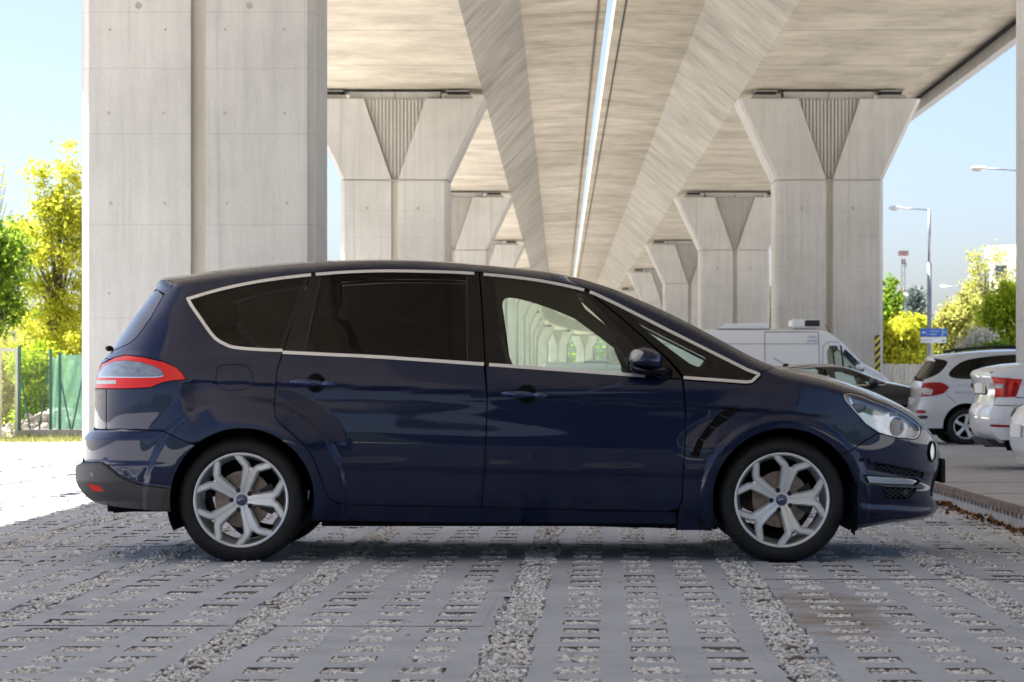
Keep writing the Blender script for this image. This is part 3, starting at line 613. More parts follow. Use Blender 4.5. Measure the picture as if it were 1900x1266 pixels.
# --- head lamp: housing, reflectors, clear cover
hl=P('headlight',HEADL,'refl',shrink=1.0,off=.05,rim=.0); 
for o in [o for o in car.children if o.name.startswith('headlight')]:
    far=o.data.vertices[0].co.y>0
    def mp(uv,off):
        p=S.pos(np.array(uv,float),off); return mir_main(p) if far else p
    mb=MB(); c_=mp([(1660,792)],.06)[0]; mb.ell(c_,(.052,.04,.052),24,16); mb.build('projector_lens','smoke',o,True)
    mb=MB(); 
    for rr_ in (.064,.072): mb.tube([c_+np.array([rr_*math.cos(t),-.03 if not far else .03,rr_*math.sin(t)]) for t in np.linspace(1.4,4.2,24)],.004,6)
    mb.build('lamp_bezel','refl',o,True)
    bw=S.panel('lamp_bowl',[(1580,737),(1602,741),(1626,751),(1650,763),(1640,772),(1618,770),(1597,763),(1586,750)],'smoke',o,off=.044,rim=0,both=False)
    if far: bw.data.transform(Matrix.Scale(-1,4,(0,1,0)))
    mb=MB(); q=S.pos(np.array([(1590,757)],float),.055)[0]; q=mir_main(q[None])[0] if far else q; mb.ell(q,(.05,.03,.028),20,12); mb.build('turn_lamp','smoke',o,True)
P('amber_marker',[(1564,733),(1567,730),(1575,729.5),(1577,744),(1592,766),(1614,791),(1606.8,787.6),(1581,759),(1568,744)],'amber',shrink=1.2,off=.012,rim=0)
P('headlight_cover',HEADL,'lens',shrink=.8,off=.001,rim=0)
_b=np.vstack([offset(dens(HEADL,5),.6),offset(dens(HEADL,5),3.4)]); 
P('headlight_seal',HEADL,'chrome',holes=[offset(dens(HEADL,5),2.6)],shrink=.9,off=.004,rim=.004)
# --- tail lamp
INN=[(183,694),(190,680),(207,671.5),(232,668),(258,671.5),(285,679),(300,687),(304.5,697),(292,699),(240,699.3)]
INX=[(150,699.5),(150,690),(184,690)]+INN[1:]
REV=[(178,706),(215,705),(215.5,712.5),(177,713.5)]
P('tail_lamp',LAMPX,'red',holes=[INX,REV],shrink=.8); P('lamp_lens',INX,'smoke',shrink=.3,off=.006); P('reverse_lens',REV,'wlens',shrink=.2,off=.002)
P('lamp_trim',strip([(181,699.6),(240,700.2),(292,699.6),(303,697.5)],.9),'chrome',shrink=0,off=-.002,rim=.004)
# --- rear bumper
CL=[(120,862),(138.5,860),(157,857.5),(188,858.5),(203,866),(222,884),(242,895.5),(268,901.5),(299,905.5),(322,908)]
P('rear_bumper',np.vstack([[(120,797.5),(197,797.5),(222,796),(302,800),(353,824),(390,830),(390,908)],CL[::-1]]),'navy')
REF=[(160.5,897.5),(185,901.5),(193.5,912.5),(172,911.5)]
P('bumper_cladding',np.vstack([CL,[(390,908),(360,952)],[(314.8,951),(234,943.5),(188,937),(160,945),(110,940)]]),'clad',holes=[REF],shrink=.6)
P('reflector',REF,'red',shrink=.2,off=.004); P('parking_sensor',circ((170.6,880.5),4.2,20),'gloss',shrink=0,off=-.003,rim=.01)
P('sill_trim',[(560,966),(800,968.5),(1080,970.5),(1262,972),(1312,970),(1322,985.5),(1240,977.5),(900,975),(586,969)],'void',shrink=0,off=.05)
# --- glass and pillars
rg=np.vstack([[(596,512.5),(713,506.8),(800,507.8),(866,510.5)],[(867,670)],[(784,664.5),(699,659.8),(566,652.8)]])
P('rear_door_glass',rg,'dgl',shrink=0,off=.006,rim=0,step=9)
QG=np.vstack([curve([(353,554.5),(404,541.8),(461,529.2),(518,520.4),(570,514.2)],8),[(519,647.5)],curve([(475,645.6),(434,641.4),(414,633.5),(395,617),(376,589),(358,563)],6)])
P('quarter_glass',QG,'dgl',shrink=0,off=.006,rim=0,step=9)
P('pillar_trim',[(577,506.8),(598,505),(593,516),(567,652.5),(566,657),(524,655),(546.5,588)],'gloss',shrink=1.2,off=.002)
P('pillar_trim',[(577,506.8),(524,655),(514,652),(567,510)],'gloss',shrink=.8,off=.002)
P('pillar_trim',[(866,509),(889.5,505),(896.6,602),(900,676),(899,680),(866.5,671)],'gloss',shrink=1.2,off=.002)
P('pillar_trim',[(889.5,505),(916,508),(937,676),(940,683),(900,680),(896.6,602)],'gloss',shrink=1.2,off=.002)
P('window_seal',strip([(866.5,512),(866.8,590),(867,670)],1.1),'dark',shrink=0,off=-.003,rim=.004)
P('window_seal',strip([(594,514),(580,583),(566,651)],1.0),'dark',shrink=0,off=-.003,rim=.004)
FG=[(914,514.5),(957,519.3),(1014,527.5),(1081,543.5),(1127,585),(1170,631),(1200,667),(1216,696),(1196,694),(1042,684),(938,676)]
P('front_door_glass',FG,'cgl',shrink=0,off=.006,rim=0,step=9)
P('pillar_trim',[(1078,541),(1085,537),(1156,593.6),(1213,644.8),(1241,670.4),(1267,703),(1205,700),(1216,694),(1200,667),(1170,631),(1127,585)],'gloss',shrink=.6,off=.001)
FR=[(1086,537),(1127.5,557),(1184,585),(1241,614),(1298,642.5),(1355,671),(1389,687.5),(1402,695),(1397,705),(1386,707.5),(1270,700),(1243,669),(1214,643.5),(1157,592.5)]
FRI=smooth_poly([(1150,569),(1199,584),(1270,620),(1340,658),(1337,671),(1321,684.6),(1287,680),(1264,663.5),(1201,616)],2)
P('window_frame',FR,'gloss',holes=[FRI],shrink=.8,off=.003); P('pillar_glass',FRI,'cgl',shrink=0,off=.006,rim=0)
# --- chrome
CHW=3.0
P('window_trim',np.vstack([QT,offset_open(QT,np.full(len(QT),2*CHW))[::-1]]),'chrome',shrink=.2,off=-.004,rim=.008,step=4)
P('window_trim',np.vstack([QB,offset_open(QB,np.full(len(QB),-6.2))[::-1]]),'chrome',shrink=.2,off=-.004,rim=.008,step=4)
def tc(a,b):
    q=TOPC[(TOPC[:,0]>=a)&(TOPC[:,0]<=b)]; return np.vstack([q,offset_open(q,np.full(len(q),6.0))[::-1]])
P('window_trim',tc(578,888),'chrome',shrink=.3,off=-.004,rim=.008,step=4); P('window_trim',tc(890.5,1085),'chrome',shrink=.3,off=-.004,rim=.008,step=4)
q=np.vstack([TOPC[TOPC[:,0]>=1086],curve([(1404,703.5),(1396,710.5),(1386,711.8),(1330,708),(1268,703.5)],8)]); q2=offset_open(q,np.full(len(q),6.0))
P('window_trim',np.vstack([q,q2[::-1]]),'chrome',shrink=.2,off=-.004,rim=.008,step=4)
for a,b in ((524,898),(900.5,1197)):
    q=BELT[(BELT[:,0]>=a)&(BELT[:,0]<=b)]; P('window_trim',np.vstack([offset_open(q,np.full(len(q),-3.2)),offset_open(q,np.full(len(q),3.2))[::-1]]),'chrome',shrink=.1,off=-.005,rim=.009,step=4)
# --- fender vent
VENT=[(1376,759),(1366,757.6),(1346,758.2),(1334,765),(1322,777),(1308,791),(1297,806),(1288,823),(1281,843.5),(1285,847.5),(1297,848.5),(1305,822),(1325,799),(1350,779)]
P('wing_vent',VENT,'void',shrink=0,off=-.0015,rim=.003)
for a,b in (((1337,770),(1352,776)),((1316,790),(1330,795)),((1299,815),(1309,818))): P('vent_fin',strip([a,((a[0]+b[0])/2,(a[1]+b[1])/2+1),b],1.1),'navy',shrink=0,off=-.006,rim=.006)
P('vent_fin',strip([(1284,840),(1291,820),(1310,793),(1338,763),(1352,758.6)],1.3),'navy',shrink=0,off=-.010,rim=.010)
# --- door handles
for (c0,c1,cr) in (((536.5,708.3),(623,713.5),(586,711)),((928.5,730),(1016,734.5),(977.5,731.5))):
    r=P('handle_recess',circ(cr,18,40),'void',shrink=0,off=-.001,rim=.002)
    for far in (0,1):
        a=np.array([c0,((c0[0]*3+c1[0])/4,c0[1]+.2),((c0[0]+c1[0])/2,(c0[1]+c1[1])/2-.3),((c0[0]+c1[0]*3)/4,(c0[1]+c1[1]*3)/4),c1],float); a=curve(a,6); pr=S.pos(a,-.028); n=len(pr); tt=np.linspace(-1,1,n); pr[:,1]+=.020*np.abs(tt)**3
        if far: pr=mir_main(pr)
        mb=MB(); hc=(pr[0]+pr[-1])/2; hl_=abs(pr[-1][0]-pr[0][0])/2; sl=(pr[-1][2]-pr[0][2])/(pr[-1][0]-pr[0][0]); yq=float(S.pos(np.array([cr],float))[0][1]); yq=2*YC-yq if far else yq
        for sgx,w_ in ((-.22,.76),(.70,.30)):
            b0=len(mb.v); mb.ell((hc[0]+sgx*hl_,yq+(.024 if far else -.024),hc[2]),(hl_*w_,.017,.0185),28,14); mb.v=mb.v[:b0]+[(x,y,z+(x-hc[0])*sl) for x,y,z in mb.v[b0:]]
        o=mb.build('door_handle','handle',car,True)
# --- mirrors
for far in (0,1):
    mb=MB(); d=DN-.16
    cap=np.array([(1169,656),(1175,648),(1188,643.5),(1201,644),(1214,648),(1225,656),(1229,664),(1228,678),(1222,689),(1205,688),(1184,684),(1169,677)],float)
    cap=dens(smooth_poly(cap,2),4); cen=cap.mean(0); V=[]; Fs=[]; n=len(cap); lay=[(1.0,.12),(1.02,.06),(1.0,.0),(.92,-.045),(.72,-.085),(.4,-.105),(.0,-.11)]
    for s_,dy in lay:
        for p in cap: q=cen+(p-cen)*max(s_,.001); V.append(px(q[0],q[1],d+dy))
    for i in range(len(lay)-1):
        for k in range(n): Fs.append((i*n+k,(i+1)*n+k,(i+1)*n+(k+1)%n,i*n+(k+1)%n))
    Fs.append(tuple(range(n))); V=np.array(V); V=mir_main(V) if far else V
    mo=mk('door_mirror',V,Fs,'navy',car,True)
    low=np.array([(1168,675),(1184,682),(1206,686),(1222,681),(1240,683),(1232,694),(1222,700),(1205,697.5),(1180,694),(1170,688)],float); low=dens(smooth_poly(low,1),4); cen=low.mean(0); V=[];Fs=[];n=len(low)
    for s_,dy in [(1,.13),(1.0,.0),(.93,-.05),(.6,-.085),(.001,-.10)]:
        for p in low: q=cen+(p-cen)*s_; V.append(px(q[0],q[1],d+dy))
    for i in range(4):
        for k in range(n): Fs.append((i*n+k,(i+1)*n+k,(i+1)*n+(k+1)%n,i*n+(k+1)%n))
    Fs.append(tuple(range(n))); V=np.array(V); V=mir_main(V) if far else V; mk('mirror_base',V,Fs,'gloss',mo,True)
    lp=np.array([(1171,655),(1177,647.5),(1188,649),(1197,655),(1193,664),(1185,672),(1171,671)],float); lp=dens(smooth_poly(lp,1),3); cen=lp.mean(0); V=[];Fs=[];n=len(lp)
    for s_,dy in [(1,-.03),(1,-.075),(.9,-.098),(.6,-.114),(.001,-.118)]:
        for p in lp: q=cen+(p-cen)*s_; V.append(px(q[0],q[1],d+dy))
    for i in range(4):
        for k in range(n): Fs.append((i*n+k,(i+1)*n+k,(i+1)*n+(k+1)%n,i*n+(k+1)%n))
    V=np.array(V); V=mir_main(V) if far else V; mk('indicator_lens',V,Fs,'wlens',mo,True)
    mb=MB(); p0=np.array(px(1222,690,d+.05)); p1=np.array(px(1240,694,DN+.06)); V=[p0,p1]; V=mir_main(np.array(V)) if far else V; mb.tube([tuple(x) for x in V],[.03,.035],10); mb.build('mirror_arm','gloss',mo)
# --- skins across the car
_dip=np.interp(np.arange(len(_s)),[0,_key[21],_key[23],_key[34],_key[37],_key[42],_key[44],_key[46],9999],[0,0,3,4,9,9,5,0,0])
_ed=np.interp(np.arange(len(_s)),[0,_key[19],_key[22],_key[49],_key[53],9999],[14.5,14.5,YC,YC,14.74,14.74])
crest=np.array([px(u,v+dd,e_) for (u,v),dd,e_ in zip(_s,_dip,_ed)]); crest[:,1]=YC; rail=S.pos(_rail)
def skin(name,i0,i1,mats,matf=None,ns=12): 
    a,b=_key[i0],_key[i1]+1; return outline_loft(name,crest[a:b],rail[a:b],mir_main,mats,car,matf,ns)
skin('bumper_cladding',0,5,'clad'); skin('rear_bumper',5,10,'navy'); skin('tailgate',10,15,'navy'); skin('rear_window',15,19,'rglass'); skin('spoiler',19,22,'navy')
skin('roof',22,35,'navy'); skin('windscreen',35,44,['cgl','navy'],lambda s:1 if s>.88 else 0); skin('bonnet',44,53,'navy'); skin('nose_panel',53,55,'navy'); skin('front_grille',55,59,'void'); skin('lower_bumper',59,65,'navy')
mb=MB(); mb.rbox(px(1742,870,14.74)[0]-.005,px(1742,870,14.74)[0]+.022,YC-.26,YC+.26,CH-(893-HY)*YC/F,CH-(849-HY)*YC/F,.006); mb.build('number_plate','black',car)
# round badge on the nose
mb=MB(); cb=S.pos(np.array([(1729,838)],float))[0]; nb=S.nor(np.array([(1729,838)],float))[0]
ax=Vector(nb); up=Vector((0,0,1)); sx=ax.cross(up).normalized(); uy=sx.cross(ax).normalized()
ring=[Vector(cb)+ax*.003+sx*(.044*math.cos(t))+uy*(.052*math.sin(t)) for t in np.linspace(0,2*math.pi,33)]
mb.tube([tuple(p) for p in ring],.007,8,0,False); mb.build('nose_badge','gloss',car,True)
mb=MB(); pts=[tuple(Vector(cb)+ax*.003+sx*(.042*math.cos(t))+uy*(.05*math.sin(t))) for t in np.linspace(0,2*math.pi,24,endpoint=False)]; mb.add(pts,[tuple(range(24))]); mb.build('badge_face','refl',car)
# wiper hub, washer line on the bumper
mb=MB(); mb.ell(px(203,647,14.45),(.022,.05,.016),12,8); mb.build('wiper_hub','black',car,True)
P('washer_flap_line',strip([(1683,812.5),(1690,826),(1705,829)],.8),'void',shrink=0,off=-.0012,rim=.002)
# --- inner shell behind the shut lines
SHELL=np.vstack([_rail[:],[(1570,985),(1312,985),(586,968),(314,950)]])
WH=[offset(dens(np.array(rg),8),-7),offset(dens(QG,8),-6),offset(dens(FG,8),-5),offset(dens(FRI,5),-3)]
P('body_shell',SHELL,'void',holes=WH+[HEADL,LEDH,UG,LGR],shrink=3,off=.030,rim=0,step=10,clip=None)
# --- wheels, arches, underbody
XR,XF=px(447,0,14)[0],px(1451,0,14)[0]
for x,ph in ((XR,17),(XF,15)):
    wheel(car,(x,13.998,.326),.3365,.2465,.225,'y5',ph); wheel(car,(x,2*YC-13.998,.326),.3365,.2465,.225,'y5',ph,far=True)
    for y0,y1 in ((13.985,14.62),(2*YC-13.985,2*YC-14.62)):
        mb=MB(); a=np.linspace(math.radians(-25),math.radians(205),40)
        for t in a:
            for y in (y0,y1): mb.v.append((x+.392*math.cos(t),y,.332+.392*math.sin(t)))
        for k in range(39): mb.f.append((2*k,2*k+1,2*k+3,2*k+2)); mb.m.append(0)
        b=len(mb.v); tt=np.linspace(math.radians(5),math.radians(175),24); mb.v+=[(x+.39*math.cos(t),y1,.332+.39*math.sin(t)) for t in tt]; mb.f.append(tuple(range(b,b+24))); mb.m.append(0)
        mb.build('wheel_arch_liner','void',car)
    mb=MB(); mb.tube([(x,14.1,.326),(x,2*YC-14.1,.326)],.035,10); mb.build('axle','dark',car)
mb=MB(); mb.box(XR+.42,XF-.42,14.06,2*YC-14.06,.185,.46); mb.box(XR-.72,XR-.42,14.1,2*YC-14.1,.26,.5); mb.box(XF+.42,XF+.56,14.5,2*YC-14.5,.24,.5); mb.box(XF-.5,XF+.5,14.62,2*YC-14.62,.6,.8); mb.box(XR-.5,XR+.5,14.62,2*YC-14.62,.6,.8); mb.box(XR-.5,XF+.5,14.42,2*YC-14.42,.36,.62); mb.box(XF-.44,XF-.36,14.0,14.36,.20,.5); mb.box(XF+.375,XF+.40,14.02,14.3,.165,.42)
mb.tube([(XR-.75,14.45,.27),(XR-.3,14.5,.3)],.035,10)
mb.build('underbody','void',car)
# --- cabin
mb=MB(); mb.box(-2.0,1.0,14.2,2*YC-14.2,.52,.56); mb.build('cabin_floor','void',car)
LIN=[(896,690),(896,500),(960,503),(1020,512),(1062,532),(1086,574),(1130,608),(1172,640),(1190,660),(1212,690),(1188,690),(1168,668),(1150,655),(1105,620),(1065,591),(1030,576),(990,562),(960,554.5),(946,552.5),(937,554.5),(932.5,561),(932,572),(945,690)]
mb=MB(); n=len(LIN)
for d_ in (15.50,15.56): mb.v+=[px(u,v,d_) for u,v in LIN]
mb.f=[tuple(range(n)),tuple(range(2*n-1,n-1,-1))]+[(i,i+n,(i+1)%n+n,(i+1)%n) for i in range(n)]; mb.m=[0]*len(mb.f); mb.build('door_lining','dash',car)
mb=MB(); mb.rbox(.30,.335,YC-.12,YC+.12,1.29,1.355,.012); mb.tube([(.32,YC,1.35),(.34,YC,1.39)],.012,6); mb.build('inside_mirror','black',car)
for yb in (14.30,2*YC-14.30):
    mb=MB(); mb.tube([(-.42,yb,1.34),(-.40,yb+(.03 if yb<YC else -.03),1.0),(-.25,yb+(.12 if yb<YC else -.12),.75)],.022,6); mb.build('seat_belt','black',car)
def seat(x,y,z0,head=True):
    s=MB(); s.prism([(x-.02,z0),(x+.14,z0),(x+.06,z0+.30),(x-.05,z0+.58),(x-.14,z0+.60),(x-.16,z0+.5)],'y',y-.24,y+.24); s.rbox(x-.05,x+.48,y-.25,y+.25,z0-.18,z0+.0,.04)
    o=s.build('seat','fabric',car); h=MB(); h.rbox(x-.19,x-.08,y-.14,y+.14,z0+.64,z0+.83,.035); h.tube([(x-.13,y-.06,z0+.55),(x-.135,y-.06,z0+.68)],.006,6); h.tube([(x-.13,y+.06,z0+.55),(x-.135,y+.06,z0+.68)],.006,6); h.build('headrest','fabric',o)
for y in (YC-.38,YC+.38): seat(-.32,y,.70); seat(-1.18,y,.72)
seat(-1.18,YC,.72)
for y in (YC-.32,YC+.32): seat(-1.78,y,.60)
mb=MB(); mb.prism([(.55,.80),(.62,.955),(.80,.99),(1.25,1.0),(1.25,.7),(.6,.7)],'y',14.2,2*YC-14.2); mb.build('dashboard','dash',car)
mb=MB(); cs=Vector((.40,YC+.38,.97)); tilt=math.radians(25); mb.tube([tuple(cs+Vector((-math.sin(tilt)*.19*math.sin(t),.19*math.cos(t),math.cos(tilt)*.19*math.sin(t)))) for t in np.linspace(0,2*math.pi,33)],.014,8,0,False); mb.tube([tuple(cs),tuple(cs+Vector((.25,0,-.1)))],.035,8); mb.build('steering_wheel','black',car,True)
# ---------------------------------------------------------------- other vehicles
def gen_car(name,label,X0,yn,zg,sp,cat='car',group=None):
    """a car standing along the x axis: outline (x,z,margin), tumblehome, windows and lamps drawn on its side"""
    Wd=sp['W']; yc=yn+Wd; car_=empty(name,(X0+2,yc,zg),label,cat,group)
    O=curve([(a,b) for a,b in sp['out']],.10); O3=offset_open(O,np.full(len(O),-sp.get('margin',.05)))   # right hand side is inside for z up
    xr=sp['xr']; xf=sp['xf']; tz=[a for a,b in sp['tumb']]; tv=[b for a,b in sp['tumb']]
    tzz=np.linspace(0,3,600); tvv=np.interp(tzz,tz,tv); k=np.exp(-.5*(np.arange(-30,31)/12)**2); k/=k.sum(); tvv=np.convolve(np.pad(tvv,30,mode='edge'),k,'valid')
    topm=np.array([i for i in range(len(O3)) if O3[i,1]>sp['belt']-.05]); tx=O3[topm,0]; tzv=O3[topm,1]
    def inset(u,v):
        a=np.interp(v,tzz,tvv)
        zt=np.interp(u,tx,tzv,left=9,right=9); a=a+.05*np.clip(1-(zt-v)/.07,0,1.3)**2
        for (cx,R_) in ((sp['wh'][0],sp['wh'][2]),(sp['wh'][1],sp['wh'][2])):
            r=np.hypot(u-cx,v-R_); a=a-.02*sst(R_+.22,R_+.09,r)
        c=sp.get('crease'); 
        if c is not None: t=c-v; a=a+.012*sst(0,.03,t)*(1-sst(.1,.35,t))
        er=np.interp(v,[p[1] for p in xr],[p[0] for p in xr]); q=u-er+.03; Q=sp.get('Qr',.55); t=np.clip(1-q/Q,0,1); hr=np.clip(1-t**4,0,1)**.25
        ef=np.interp(v,[p[1] for p in xf],[p[0] for p in xf]); q=ef-u+.03; Q=sp.get('Qf',.85); t=np.clip(1-q/Q,0,1); hf=np.clip(1-t**2.6,0,1)**(1/2.6)
        return a+(Wd-a)*(1-hr)*.96+(Wd-a)*(1-hf)*.96
    mir=lambda P_: np.array(P_)*np.array([1,-1,1])+np.array([0,2*yc,0])
    sf=Surf(lambda u,v,i: np.stack([X0+u,yn+i,zg+v],-1),inset,1,.004,mir)
    clip=np.vstack([O3,[(O3[-1,0],.02),(O3[0,0],.02)]])
    arch=[[(cx+(R_+.075)*math.cos(t),R_+(R_+.075)*math.sin(t)) for t in np.linspace(0,2*math.pi,64,endpoint=False)] for cx,R_ in ((sp['wh'][0],sp['wh'][2]),(sp['wh'][1],sp['wh'][2]))]
    st=sp.get('step',.07); wins=sp['win']; lamps=sp.get('lamps',[]); blk=sp.get('blk',[])
    allp=[w_[1] for w_ in wins]+[l_[2] for l_ in lamps]+[b_[2] for b_ in blk]
    B=O.min(0)-.3; T=O.max(0)+.3
    sf.panel('body_panel',[(B[0],sp['sill']),(T[0],sp['sill']),(T[0],T[1]),(B[0],T[1])],sp['paint'],car_,holes=arch+[offset(dens(np.array(p),st),-.004) for p in allp],clip=clip,step=st,rim=.02)
    sf.panel('sill_trim',[(B[0],sp['sill']-.12),(T[0],sp['sill']-.12),(T[0],sp['sill']+.01),(B[0],sp['sill']+.01)],'void',car_,holes=arch,clip=np.vstack([O3,[(O3[-1,0]-.1,.02),(O3[0,0]+.1,.02)]]),step=.12,off=.04,rim=0)
    for mat,p in wins: sf.panel('side_window',p,mat,car_,clip=clip,step=st,off=.006,rim=.004)
    for n_,mat,p in lamps: sf.panel(n_,p,mat,car_,clip=clip,step=st*.7,off=.0,rim=.02,both=n_!='lettering')
    for n_,mat,p in blk: sf.panel(n_,p,mat,car_,clip=clip,step=st*.7,off=.004,rim=.01)
    for n_,mat,pl,w_ in sp.get('lines',[]):
        c=curve(pl,.08); pol=np.vstack([offset_open(c,np.full(len(c),w_)),offset_open(c,np.full(len(c),-w_))[::-1]]); sf.panel(n_,pol,mat,car_,clip=clip,step=.05,off=-.003,rim=.005,both=False)
    crest=np.stack([X0+O[:,0],np.full(len(O),yc),zg+O[:,1]],-1); rail=sf.pos(O3)
    for n_,a,b,mats,mf in sp['skins']:
        i0=int(np.argmin(((O-np.array(sp['out'][a]))**2).sum(1))); i1=int(np.argmin(((O-np.array(sp['out'][b]))**2).sum(1)))+1
        outline_loft(n_,crest[i0:i1],rail[i0:i1],mir,mats,car_,mf,8)
    for cx in sp['wh'][:2]:
        R_=sp['wh'][2]
        for far in (0,1): wheel(car_,(X0+cx,(yn+.035) if not far else 2*yc-yn-.035,zg+R_-.006),R_,sp['wh'][3],.21,sp['wh'][4],10,far,False,zg)
        a=np.linspace(math.radians(-15),math.radians(195),24)
        for y0,y1 in ((yn+.03,yn+.45),(2*yc-yn-.03,2*yc-yn-.45)):
            mb=MB()
            for t in a:
                for y in (y0,y1): mb.v.append((X0+cx+(R_+.074)*math.cos(t),y,zg+R_+(R_+.074)*math.sin(t)))
            for k_ in range(23): mb.f.append((2*k_,2*k_+1,2*k_+3,2*k_+2)); mb.m.append(0)
            mb.f.append(tuple(range(1,48,2))); mb.m.append(0)
            mb.build('wheel_arch_liner','void',car_)
    mb=MB(); a,b=sp['wh'][0],sp['wh'][1]; mb.box(X0+a+.43,X0+b-.43,yn+.1,2*yc-yn-.1,zg+.2,zg+.45); mb.box(X0+a-.45,X0+b+.45,yn+.45,2*yc-yn-.45,zg+.3,zg+.55); mb.build('underbody','void',car_)
    if sp.get('cabin'):
        x0,x1=sp['cabin']; bz=sp['belt']
        mb=MB(); mb.box(X0+x0,X0+x1,yn+.15,2*yc-yn-.15,zg+.5,zg+.54); mb.prism([(X0+x1-.45,zg+bz-.15),(X0+x1-.3,zg+bz+.0),(X0+x1+.1,zg+bz+.0),(X0+x1+.1,zg+bz-.3)],'y',yn+.2,2*yc-yn-.2); mb.build('cabin_floor','dash',car_)
        for xs in sp['seats']:
            for y in (yc-.36,yc+.36):
                mb=MB(); mb.prism([(X0+xs,zg+bz-.35),(X0+xs+.16,zg+bz-.35),(X0+xs+.04,zg+bz+.12),(X0+xs-.08,zg+bz+.14)],'y',y-.23,y+.23); o=mb.build('seat','fabric',car_)
                mb=MB(); mb.rbox(X0+xs-.13,X0+xs-.02,y-.13,y+.13,zg+bz+.16,zg+bz+.33,.03); mb.build('headrest','fabric',o)
        mb=MB(); c0=Vector((X0+sp['seats'][-1]+.62,yc+.36,zg+bz+.02)); mb.tube([tuple(c0+Vector((-.07*math.sin(t),.18*math.cos(t),.16*math.sin(t)))) for t in np.linspace(0,6.283,21)],.014,6,0,False); mb.build('steering_wheel','black',car_,True)
    if sp.get('mirror'):
        mx_,mz=sp['mirror']
        for far in (0,1):
            y=yn-.07 if not far else 2*yc-yn+.07
            mb=MB(); mb.ell((X0+mx_,y,zg+mz),(.10,.11,.075),14,10); mo=mb.build('door_mirror',sp['paint'],car_,True); mb=MB(); mb.tube([(X0+mx_+.03,y,zg+mz-.05),(X0+mx_+.10,yc+(y-yc)*.86,zg+mz-.07)],.025,8); mb.build('mirror_arm','gloss',mo)
    return car_,sf,yc
dk=lambda s_:1 if s_>.9 else 0
# silver white estate SUV
suv=dict(W=.92,out=[(.16,.30),(.05,.38),(.0,.50),(.01,.62),(.06,.76),(.09,.86),(.10,1.04),(.13,1.14),(.24,1.32),(.36,1.50),(.35,1.56),(.42,1.60),(.8,1.64),(1.3,1.69),(1.8,1.71),(2.3,1.70),(2.8,1.62),(3.3,1.38),(3.62,1.18),(3.78,1.11),(4.3,.98),(4.48,.80),(4.54,.60),(4.5,.35),(4.4,.25)],
  xr=[(.0,.3),(.0,.55),(.08,.8),(.09,1.05),(.12,1.14),(.34,1.5),(.34,1.6)],xf=[(4.55,.3),(4.55,1.2)],tumb=[(0,.1),(.35,.05),(.6,.0),(.9,.0),(1.15,.03),(1.4,.12),(1.65,.24)],belt=1.16,sill=.30,paint='swhite',wh=(.915,3.6,.335,.215,'five'),crease=.95,Qr=.5,margin=.045,
  win=[('dgl',smooth_poly([(.60,1.26),(.66,1.20),(.80,1.175),(1.5,1.165),(2.75,1.135),(3.28,1.12),(3.1,1.30),(2.75,1.50),(2.3,1.60),(1.7,1.61),(1.11,1.545),(.86,1.485),(.70,1.37)],2))],
  lamps=[('tail_lamp','dred',[(.095,1.03),(.17,1.09),(.25,1.11),(.45,1.115),(.54,1.085),(.615,1.026),(.52,.92),(.38,.885),(.095,.855)]),('reflector','dred',smooth_poly([(.03,.62),(.20,.62),(.205,.565),(.03,.565)],1))],
  blk=[('rear_window','gloss',smooth_poly([(.20,1.52),(.345,1.545),(.62,1.50),(.57,1.40),(.45,1.28),(.30,1.20),(.05,1.12),(-.1,1.12)],1)),('bumper_vent','clad',smooth_poly([(-.05,.52),(.20,.525),(.25,.50),(.20,.465),(-.05,.46)],1)),('fuel_flap','swhite',smooth_poly([(.76,1.07),(.96,1.07),(.98,1.0),(.96,.91),(.77,.91),(.75,1.0)],2))],
  lines=[('shut_line','clad',[(.56,.90),(.68,.80),(.74,.72)],.004),('shut_line','clad',[(1.42,1.16),(1.40,.95),(1.30,.80)],.005)],
  skins=[('rear_bumper',0,4,'swhite',None),('tailgate',4,7,'swhite',None),('rear_window',7,9,'dgl',None),('spoiler',9,11,'swhite',None),('roof',11,15,'swhite',None),('windscreen',15,18,['dgl','swhite'],dk),('bonnet',18,21,'swhite',None),('front_bumper',21,24,'swhite',None)],cabin=(.8,3.3),seats=(1.4,2.4),mirror=(3.1,1.15))
s_,sf,yc=gen_car('parked_estate_car','pearl white estate SUV with roof rails and rounded red tail lamps beyond the blue nose',(1697-VX)/F*47,47,-.205,suv)
x0=(1697-VX)/F*47
sf.panel('reverse_lens',[(.10,.90),(.17,.90),(.30,.89),(.33,.98),(.20,1.02),(.10,1.0)],'wlens',s_,off=-.004,rim=.006,step=.04)
mb=MB(); mb.rbox(x0+.045,x0+.085,yc-.26,yc+.26,-.205+.70,-.205+.84,.006); mb.build('number_plate','plate',s_)
for y in (47+.2,2*yc-47-.2): mb=MB(); mb.tube([(x0+.75,y,-.205+1.66),(x0+.95,y,-.205+1.71),(x0+1.6,y,-.205+1.755),(x0+2.3,y,-.205+1.73)],.022,8); mb.build('roof_rail','black',s_)
mb=MB(); mb.tube([(x0+.14,yc-.3,-.205+1.16),(x0+.08,yc-.34,-.205+1.21)],.02,8); mb.build('rear_wiper','black',s_)
